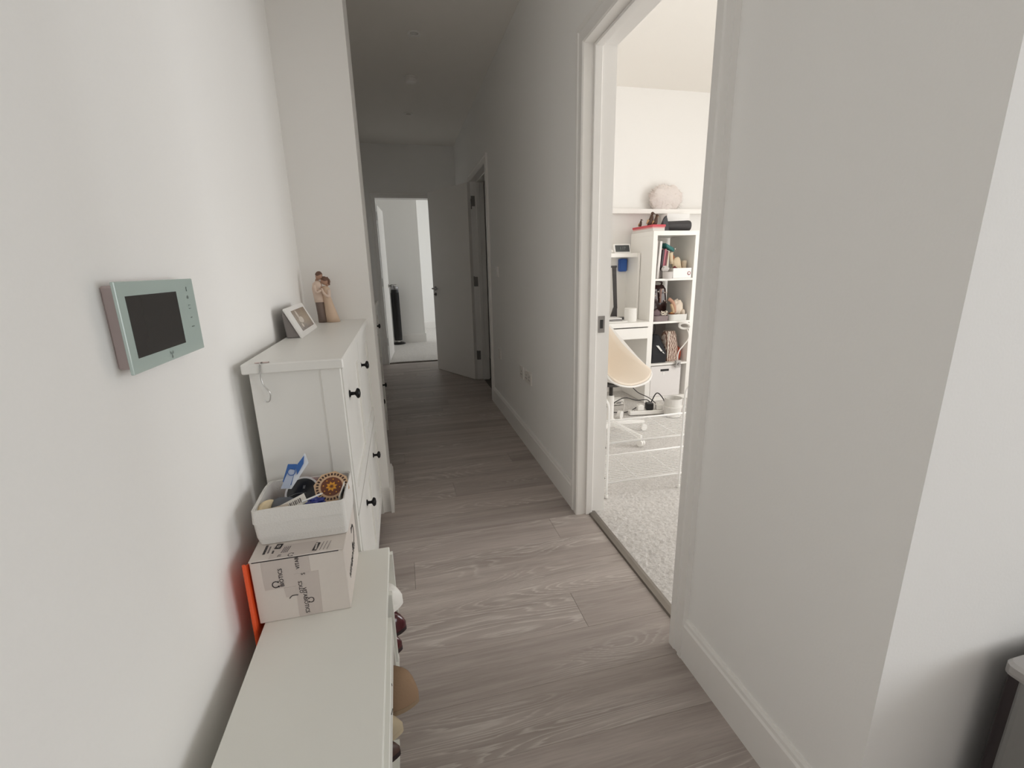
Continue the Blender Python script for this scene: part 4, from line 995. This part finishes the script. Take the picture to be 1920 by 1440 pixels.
# --- compartment 2
t = thing('studded_handbag', 'dark brown patent handbag with pale studs in the second compartment', 'handbag', (2.26, 3.78, S2))
HB = mat('brown_patent', '#3A2322', .25, coat=.3)
mb = MB().loft([rrect(2.150, 2.372, 3.72, 3.86, S2 + .0005, .02), rrect(2.146, 2.378, 3.715, 3.865, S2 + .12, .03), rrect(2.150, 2.372, 3.735, 3.85, S2 + .27, .03), rrect(2.165, 2.355, 3.76, 3.82, S2 + .305, .02)])
mb.build('body', HB, t, smooth=False)
for xa_ in (2.195, 2.285): B(xa_ + .003, xa_ + .017, 3.706, 3.716, S2 + .15, S2 + .275).build('strap_panel', mat('tan_strap', '#8E6A5C', .5), t)
MB().tube(spline([(2.18, 3.77, S2 + .30), (2.20, 3.74, S2 + .335), (2.26, 3.735, S2 + .342), (2.315, 3.74, S2 + .33), (2.33, 3.77, S2 + .30)], 5), .008, 8).build('handle', HB, t, smooth=True)
mb = MB()
for (a, b) in ((2.225, .24), (2.245, .215), (2.27, .25), (2.30, .255), (2.315, .27), (2.335, .24), (2.355, .24), (2.34, .165), (2.36, .15), (2.205, .19), (2.225, .165), (2.29, .20)):
    mb.blob((a, 3.711, S2 + b), (.0065, .004, .0065), 0, 8, 10, 6)
mb.build('studs', mat('pale_stud', '#D8C8BC', .3), t, kind='stuff')
t.location.y += .055
t = thing('scarf', 'cream scarf bundle spilling into the white round box', 'scarf', (2.41, 3.69, S2 + .06))
mb = MB().blob((2.412, 3.680, S2 + .105), (.060, .034, .074), .30, 10, 28, 16, 11); mb.build('cloth', mat('cream_silk', '#E0D2C2', .75), t, smooth=True)
MB().tube(spline([(2.315, 3.668, S2 + .190), (2.345, 3.656, S2 + .165), (2.365, 3.650, S2 + .120), (2.375, 3.655, S2 + .07)], 5), [.016] * 16, 8).build('tan_fold', mat('tan_silk', '#BC927C', .7), t, smooth=True, label='tan patterned fold')
MB().blob((2.460, 3.660, S2 + .060), (.020, .026, .036), .3, 9, 18, 10, 14).build('fold', mat('cream_silk', '#E0D2C2'), t, smooth=True)
MB().tube(spline([(2.335, 3.654, S2 + .145), (2.35, 3.645, S2 + .10), (2.36, 3.648, S2 + .06)], 5), .012, 8).build('fold', mat('sand_silk', '#C6AC8C', .7), t, smooth=True)
t = thing('round_box', 'white round-ended box on the second compartment floor', 'box', (2.40, 3.69, S2))
mb = MB().loft([rrect(2.312, 2.494, 3.612, 3.765, S2 + .0005, .045, 6), rrect(2.310, 2.4945, 3.610, 3.767, S2 + .055, .045, 6), rrect(2.315, 2.490, 3.615, 3.762, S2 + .055, .042, 6), rrect(2.317, 2.488, 3.617, 3.760, S2 + .010, .042, 6)])
mb.build('body', mat('offwhite_box', '#DEDDD9', .5), t)
t = thing('grey_round_box', 'taupe round box of pearl beads left of the white round box', 'box', (2.235, 3.66, S2))
mb = MB().loft([rrect(2.150, 2.306, 3.615, 3.71, S2 + .0005, .04, 6), rrect(2.148, 2.307, 3.613, 3.71, S2 + .048, .04, 6), rrect(2.153, 2.303, 3.618, 3.706, S2 + .048, .037, 6), rrect(2.155, 2.300, 3.620, 3.704, S2 + .03, .037, 6)])
mb.build('body', mat('taupe_box', '#87797A', .7), t)
mb = MB(); rnd = random.Random(5)
for k in range(34): mb.blob((2.268 + rnd.uniform(-.026, .026), 3.650 + rnd.uniform(-.014, .014), S2 + .05 + rnd.uniform(0, .035)), (.0062,) * 3, 0, 8, 8, 6)
mb.build('pearl_beads', mat('pearl', '#E6DDD0', .25), t, kind='stuff')
MB().blob((2.20, 3.665, S2 + .060), (.038, .03, .038), .3, 8, 18, 12, 8).build('mauve_cloth', mat('mauve_cloth', '#77656A', .9), t, smooth=True)
t = thing('gold_brooch', 'brown and gold trinket dish between the two round boxes', 'trinket', (2.335, 3.63, S2 + .0555))
MB().lathe([(.0, 0), (.026, .002), (.030, .010), (.024, .012), (.0, .006)], (2.335, 3.640, S2 + .056), 'z', 20).build('dish', mat('copper_brown', '#8A5338', .4, metal=.4), t)
MB().blob((2.335, 3.640, S2 + .068), (.014, .01, .008), .3, 12, 12, 8).build('trinket', mat('gold', '#C79E62', .35, metal=.6), t)

# --- compartment 3
t = thing('black_bag', 'black soft bag with a white tag in the third compartment', 'bag', (2.22, 3.74, S3))
BLK = mat('black_canvas', '#26262A', .85, bump=.15, scale=150)
mb = MB().loft([rrect(2.146, 2.318, 3.635, 3.86, S3 + .0005, .03), rrect(2.144, 2.320, 3.63, 3.86, S3 + .08, .03), rrect(2.150, 2.316, 3.66, 3.85, S3 + .13, .04), rrect(2.196, 2.300, 3.70, 3.82, S3 + .205, .04), rrect(2.225, 2.285, 3.72, 3.79, S3 + .235, .025)])
MB().blob((2.258, 3.765, S3 + .165), (.052, .06, .080), .12, 8, 20, 12, 7).build('soft_top', BLK, t, smooth=True)
mb.build('body', BLK, t, smooth=False)
mb = MB().hexa([(2.250, 3.636, S3 + .105), (2.285, 3.627, S3 + .080), (2.288, 3.630, S3 + .080), (2.253, 3.64, S3 + .105)], [(2.212, 3.655, S3 + .155), (2.232, 3.646, S3 + .155), (2.235, 3.65, S3 + .155), (2.215, 3.66, S3 + .155)]); mb.build('tag', FRW, t)
MB().lathe([(.0, 0), (.006, 0), (.006, -.002), (0, -.002)], (2.262, 3.634, S3 + .101), 'y', 12).build('eyelet', BLACK, t)
MB().tube(spline([(2.235, 3.75, S3 + .22), (2.235, 3.73, S3 + .29), (2.24, 3.75, S3 + .355)], 5), .003, 6).build('cord', BLK, t)
def stripe_mat():
    m = bpy.data.materials.new('striped_paper'); m.use_nodes = True
    nt = m.node_tree; N = nt.nodes; L = nt.links; b = N['Principled BSDF']; b.inputs['Roughness'].default_value = .6
    tc = N.new('ShaderNodeTexCoord'); wv = N.new('ShaderNodeTexWave'); wv.bands_direction = 'X'; wv.inputs['Scale'].default_value = 18; wv.inputs['Distortion'].default_value = 5; wv.inputs['Detail'].default_value = 3; wv.inputs['Detail Scale'].default_value = 2
    L.new(tc.outputs['Object'], wv.inputs['Vector'])
    cr = N.new('ShaderNodeValToRGB'); e = cr.color_ramp.elements; e[0].position = .15; e[0].color = lin('#6B4E42'); e[1].position = .9; e[1].color = lin('#E2D5C8'); k = e.new(.5); k.color = lin('#B08A78')
    L.new(wv.outputs['Color'], cr.inputs[0]); L.new(cr.outputs[0], b.inputs['Base Color']); return m
t = thing('striped_bag', 'brown and cream striped cloth bag standing in the third compartment', 'bag', (2.385, 3.73, S3))
STR = stripe_mat()
mb = MB().loft([rrect(2.328, 2.445, 3.66, 3.80, S3 + .0005, .025), rrect(2.324, 2.447, 3.655, 3.80, S3 + .12, .03), rrect(2.326, 2.438, 3.68, 3.78, S3 + .24, .03), rrect(2.336, 2.430, 3.70, 3.76, S3 + .272, .02)])
mb.build('body', STR, t, smooth=False)
MB().tube(spline([(2.330, 3.652, S3 + .03), (2.327, 3.648, S3 + .15), (2.334, 3.66, S3 + .255), (2.350, 3.68, S3 + .27), (2.352, 3.662, S3 + .24)], 6), .005, 8).build('piping', mat('cream_piping', '#DCD3C8', .7), t, smooth=True)
t = thing('orange_fabric', 'small coral pouch at the right of the striped bag', 'pouch', (2.462, 3.70, S3))
MB().blob((2.467, 3.70, S3 + .06), (.018, .04, .061), .25, 8, 16, 12, 2, -.97).build('body', mat('coral_cloth', '#B5553F', .8), t, smooth=True)
t = thing('ring_light', 'white clip-on ring light with a bent gooseneck on the shelf edge', 'lamp', (2.40, 3.60, S3))
rc = Vector((2.437, 3.585, .690)); rx = Vector((.85, 0, -.35)).normalized() * .046; rz = Vector((.25, -.6, .55)).normalized() * .036
MB().tube([rc + rx * math.cos(a) + rz * math.sin(a) for a in [2 * PI * k / 28 for k in range(29)]], .011, 10).build('light_ring', WPLAST, t, smooth=True)
MB().tube(spline([(2.466, 3.580, .655), (2.488, 3.585, .61), (2.484, 3.590, .56), (2.440, 3.592, .503), (2.408, 3.592, .465), (2.396, 3.592, .42), (2.398, 3.592, .378)], 6), .0055, 8).build('gooseneck', WPLAST, t, smooth=True)
mb = MB(); mb.box(2.375, 2.425, 3.578, 3.602, S3 + .002, S3 + .020); mb.box(2.375, 2.425, 3.578, 3.602, S3 - .045, S3 - .022); mb.box(2.378, 2.422, 3.574, 3.590, S3 - .030, S3 + .012)
mb.build('clamp', mat('clamp_grey', '#B5B2B0', .4), t, bevel=.002)
MB().lathe([(.011, -.01), (.011, .01)], (2.40, 3.572, S3 - .01), 'y', 16).build('clamp_screw', STEEL, t)

# --- compartment 4
t = thing('storage_box', 'white fabric storage box with a black slot handle in the lowest compartment', 'storage box', (2.30, 3.78, S0))
mb = MB(); mb.box(2.147, 2.452, 3.612, 3.95, S0 + .0005, .330); mb.build('body', mat('white_nonwoven', '#E4E1E0', .8, bump=.1, scale=200), t, bevel=.004)
B(2.244, 2.328, 3.6105, 3.614, .281, .301).build('handle_slot', BLACK, t, label='black slot handle')
B(2.266, 2.286, 3.609, 3.6118, .245, .274).build('paper_tag', FRW, t)

# ---------------------------------------------------------------- swivel chair
CHX, CHY = 1.43, 2.93
t = thing('swivel_chair', 'white shell swivel chair with beige pad in front of the desk', 'chair', (CHX, CHY, .008)); local(t, (0, 0, math.radians(-62)))
def shell(off, inset, u0=-1, u1=1, nu=24, nv=28):
    rows = []
    for j in range(nv + 1):
        v = inset + (1 - 2 * inset) * j / nv
        P_ = [(.0, .245, .425), (.12, .20, .418), (.42, -.06, .415), (.56, -.155, .435), (.68, -.205, .51), (.84, -.235, .63), (1.0, -.262, .82)]
        for (a, b) in zip(P_, P_[1:]):
            if a[0] <= v <= b[0]:
                s = (v - a[0]) / (b[0] - a[0]); s2 = s; dp = a[1] + (b[1] - a[1]) * s2; zp = a[2] + (b[2] - a[2]) * s2; break
        rv = v; dr = .205 + (-.235 - .205) * rv; zr = .455 + (.845 - .455) * rv ** 1.1; wv = .235 + (.19 - .235) * rv
        endr = 1.0
        if v < .10: wv *= .86 + .14 * math.sin(v / .10 * PI / 2)
        if v > .9: wv *= .84 + .16 * math.cos((v - .9) / .1 * PI / 2); 
        row = []
        for i in range(nu + 1):
            u = (u0 + (u1 - u0) * i / nu) * (1 - inset); k = abs(u) ** 2.6
            row.append((dp + (dr - dp) * k, u * wv, zp + (zr - zp) * k + off - (.02 * abs(u) ** 2 if v > .97 else 0)))
        rows.append(row)
    return rows
rows = shell(0, 0); mb = MB().loft(rows, False, False, False); mb.build('shell', mat('chair_white', '#E9E6E2', .4), t, smooth=True, solid=.012)
rows = shell(.014, .045); mb = MB().loft(rows, False, False, False); mb.build('seat_pad', mat('beige_pad', '#E2D6C7', .85, bump=.1, scale=200), t, smooth=True, solid=.014, label='beige seat pad')
MB().lathe([(.0, .385), (.08, .385), (.085, .405), (.06, .412), (.0, .412)], (0, 0, 0), 'z', 24).build('seat_plate', mat('dark_grey_plastic', '#4A4746', .5), t)
MB().lathe([(.014, .30), (.014, .39)], (0, 0, 0), 'z', 16).build('gas_rod', mat('gas_rod_dark', '#37332F', .4, metal=.5), t)
MB().lathe([(.024, .10), (.024, .30), (.020, .305)], (0, 0, 0), 'z', 18).build('column', WPLAST, t)
MB().lathe([(.0, .075), (.045, .075), (.045, .105), (.03, .13), (.0, .13)], (0, 0, 0), 'z', 20).build('hub', WPLAST, t)
for k in range(5):
    a = math.radians(62 - 72 + 72 * k + 4); ca, sa = math.cos(a), math.sin(a)
    M = Matrix.Rotation(a, 4, 'Z')
    mb = MB().hexa([(.02, -.022, .085), (.29, -.013, .060), (.29, .013, .060), (.02, .022, .085)], [(.02, -.018, .118), (.29, -.010, .080), (.29, .010, .080), (.02, .018, .118)])
    mb.xf(M); lg = mb.build('leg', WPLAST, t, bevel=.003)
    mb = MB(); mb.lathe([(.024, -.018), (.026, -.014), (.026, -.004), (.022, -.003)], (.285, 0, .026), 'y', 18); mb.lathe([(.022, .003), (.026, .004), (.026, .014), (.024, .018)], (.285, 0, .026), 'y', 18); mb.tube([(.275, 0, .03), (.275, 0, .064)], .006, 8)
    mb.xf(M); mb.build('caster', WPLAST, lg)

# ---------------------------------------------------------------- wire drying rack inside the doorway
t = thing('drying_rack', 'low white wire rack standing just inside the bedroom doorway', 'drying rack', (1.25, 2.2, .008))
RX0, RX1, RY0, RY1 = 1.004, 1.78, 2.067, 2.40
def part_tube(name, pts, r, n=8): return MB().tube(pts, r, n).build(name, WIRE, t, smooth=True)
for (z, ) in ((.319,), (.093,)):
    part_tube('rail', [(RX0, RY0, z), (RX1, RY0, z)], .0055); part_tube('rail', [(RX0, RY1, z), (RX1, RY1, z)], .0055)
    w0 = None
    for k in range(15):
        y = RY0 + (RY1 - RY0) * (k + 1) / 16
        if w0 is None: w0 = MB().tube([(RX0, 0, 0), (RX1, 0, 0)], .0013, 5).build('wire', WIRE, t); w0.location = (0, y, z)
        else:
            q = w0.copy(); COL.objects.link(q); q.location = (0, y, z)
    for x in (RX0 + .19, RX0 + .42, RX0 + .62): part_tube('cross_bar', [(x, RY0, z - .003), (x, RY1, z - .003)], .0022)
part_tube('post', spline([(RX0 - .003, RY0 - .003, .008), (RX0 - .003, RY0 - .003, .30), (RX0 - .003, RY0 - .003, .50), (RX0 - .003, RY0 + .03, .545), (RX0 - .003, RY0 + .12, .56), (RX0 - .003, RY1 - .03, .56), (RX0 - .003, RY1, .53), (RX0 - .003, RY1, .30), (RX0 - .003, RY1, .008)], 5), .0055)
part_tube('post', spline([(RX0 - .020, RY0 + .004, .010), (RX0 - .020, RY0 + .004, .32), (RX0 - .020, RY0 + .004, .52)], 4), .0065)
part_tube('post', spline([(1.438, RY0 - .003, .008), (1.438, RY0 - .003, .30), (1.438, RY0 - .003, .54), (1.452, RY0 - .003, .585), (1.485, RY0 - .003, .60), (1.62, RY0 - .003, .605)], 5), .0055)
part_tube('post', [(RX1, RY0, .008), (RX1, RY0, .33)], .0055); part_tube('post', [(RX1, RY1, .008), (RX1, RY1, .33)], .0055)
for z in (.30, .125): MB().lathe([(.0, 0), (.006, 0), (.005, -.004), (.0, -.004)], (RX0 - .020, RY0 - .003, z), 'y', 12).build('bolt', STEEL, t)
for x in (RX0 - .020, RX0 - .003, 1.438): MB().lathe([(.0, .004), (.009, .004), (.009, .02), (.007, .022)], (x, RY0 + (.004 if x < RX0 - .01 else -.003), .004), 'z', 12).build('foot_cap', WPLAST, t)

# ---------------------------------------------------------------- clutter on the carpet
FZ = .012
t = thing('power_strip', 'white extension lead strip on the carpet under the desk', 'power strip', (1.93, 3.29, FZ))
M = Matrix.Translation((1.93, 3.285, FZ)) @ Matrix.Rotation(-.14, 4, 'Z')
B(-.15, .15, -.028, .028, .0, .035).xf(M).build('body', WPLAST, t, bevel=.005)
for k in range(4):
    for dy, dx in ((.012, 0), (-.008, -.01), (-.008, .01)): B(-.115 + .07 * k + dx - .003, -.115 + .07 * k + dx + .003, dy - .004, dy + .004, .0345, .0358).xf(M).build('pin_slot', BLACK, t)
t = thing('black_adapter', 'black plug adapter in the extension strip', 'plug', (1.95, 3.29, FZ + .036))
B(-.030, .030, -.025, .025, .036, .095).xf(Matrix.Translation((1.955, 3.285, FZ)) @ Matrix.Rotation(-.14, 4, 'Z')).build('body', BLACK, t, bevel=.006)
for (x, lb) in ((1.875, 'white charger plug left of the black adapter'), (2.035, 'white charger plug right of the black adapter')):
    t = thing('charger_plug', lb, 'plug', (x, 3.29, FZ + .036), 'white chargers in the extension strip')
    B(-.027, .027, -.023, .023, .036, .08).xf(Matrix.Translation((x, 3.285 - (x - 1.93) * .14, FZ)) @ Matrix.Rotation(-.14, 4, 'Z')).build('body', WPLAST, t, bevel=.005)
    B(-.010, .010, -.014, .014, .08, .086).xf(Matrix.Translation((x, 3.285 - (x - 1.93) * .14, FZ)) @ Matrix.Rotation(-.14, 4, 'Z')).build('cap', WPLAST, t)
CBL = mat('black_cable', '#2A2829', .5); CBW = mat('white_cable', '#D9D6D2', .5)
def cable(label, pts, m, r=.004, group=None):
    o = MB().tube(spline(pts, 8), r, 6).build('cable', m, None, smooth=True); tag(o, label, 'cable', group); return o
cable('black cable arching from behind the chair to the extension strip', [(1.60, 3.45, .02), (1.70, 3.42, .09), (1.80, 3.42, .125), (1.90, 3.40, .10), (1.97, 3.36, .11), (1.99, 3.32, .09)], CBL)
cable('black cable hanging from the desk down to the strip', [(1.86, 3.70, .60), (1.87, 3.68, .40), (1.90, 3.60, .25), (1.95, 3.50, .15), (2.02, 3.42, .11), (2.08, 3.40, .06), (2.10, 3.36, .02)], CBL, .0035)
cable('black cable coiled at the right of the strip', [(2.06, 3.45, .03), (2.10, 3.42, .14), (2.14, 3.38, .10), (2.15, 3.34, .03), (2.10, 3.30, .016)], CBL, .005)
cable('black cable lying in front of the strip', [(1.63, 3.40, .016), (1.70, 3.38, .016), (1.78, 3.36, .016), (1.83, 3.32, .05), (1.86, 3.31, .075)], CBL, .004)
cable('white cable looping on the carpet beside the strip', [(1.70, 3.48, .02), (1.75, 3.46, .08), (1.79, 3.42, .085), (1.76, 3.36, .02), (1.72, 3.31, .018), (1.73, 3.27, .018)], CBW, .005)
cable('white cable trailing behind the white tub', [(2.02, 3.46, .06), (2.12, 3.45, .055), (2.22, 3.44, .05), (2.30, 3.42, .02)], CBW, .004)
t = thing('white_router', 'small white box with aerial cables below the desk', 'router', (1.80, 3.62, FZ))
B(1.74, 1.88, 3.58, 3.66, FZ, FZ + .05).build('body', WPLAST, t, bevel=.006)
B(1.77, 1.85, 3.579, 3.582, FZ + .015, FZ + .022).build('slot', BLACK, t)
t = thing('white_tub', 'white plastic tub with a lid rim on the carpet before the shelf unit', 'tub', (2.115, 3.19, FZ))
MB().lathe([(.0, 0), (.066, 0), (.070, .070), (.075, .072), (.075, .082), (.069, .084), (.0705, .150), (.067, .150), (.064, .012), (.0, .010)], (2.115, 3.19, FZ), 'z', 36).build('body', mat('tub_white', '#E0DEDA', .5), t)
MB().tube(spline([(2.186, 3.17, FZ + .078), (2.205, 3.16, FZ + .075), (2.20, 3.15, FZ + .068)], 4), .006, 8).build('tab', mat('tub_white', '#E0DEDA'), t)
t = thing('tape_roll', 'white roll lying on the carpet beside the chair', 'roll', (1.665, 3.235, FZ))
mb = MB().lathe([(.018, -.015), (.034, -.015), (.034, .015), (.018, .015)], (0, 0, 0), 'y', 24); mb.xf(Matrix.Translation((1.665, 3.235, FZ + .033)) @ Matrix.Rotation(.7, 4, 'Z')).build('body', WPLAST, t)
mb = MB().lathe([(.0185, -.014), (.0185, .014), (.0165, .014), (.0165, -.014)], (0, 0, 0), 'y', 20); mb.xf(Matrix.Translation((1.665, 3.235, FZ + .033)) @ Matrix.Rotation(.7, 4, 'Z')).build('core', mat('roll_core_grey', '#7B7672', .7), t)
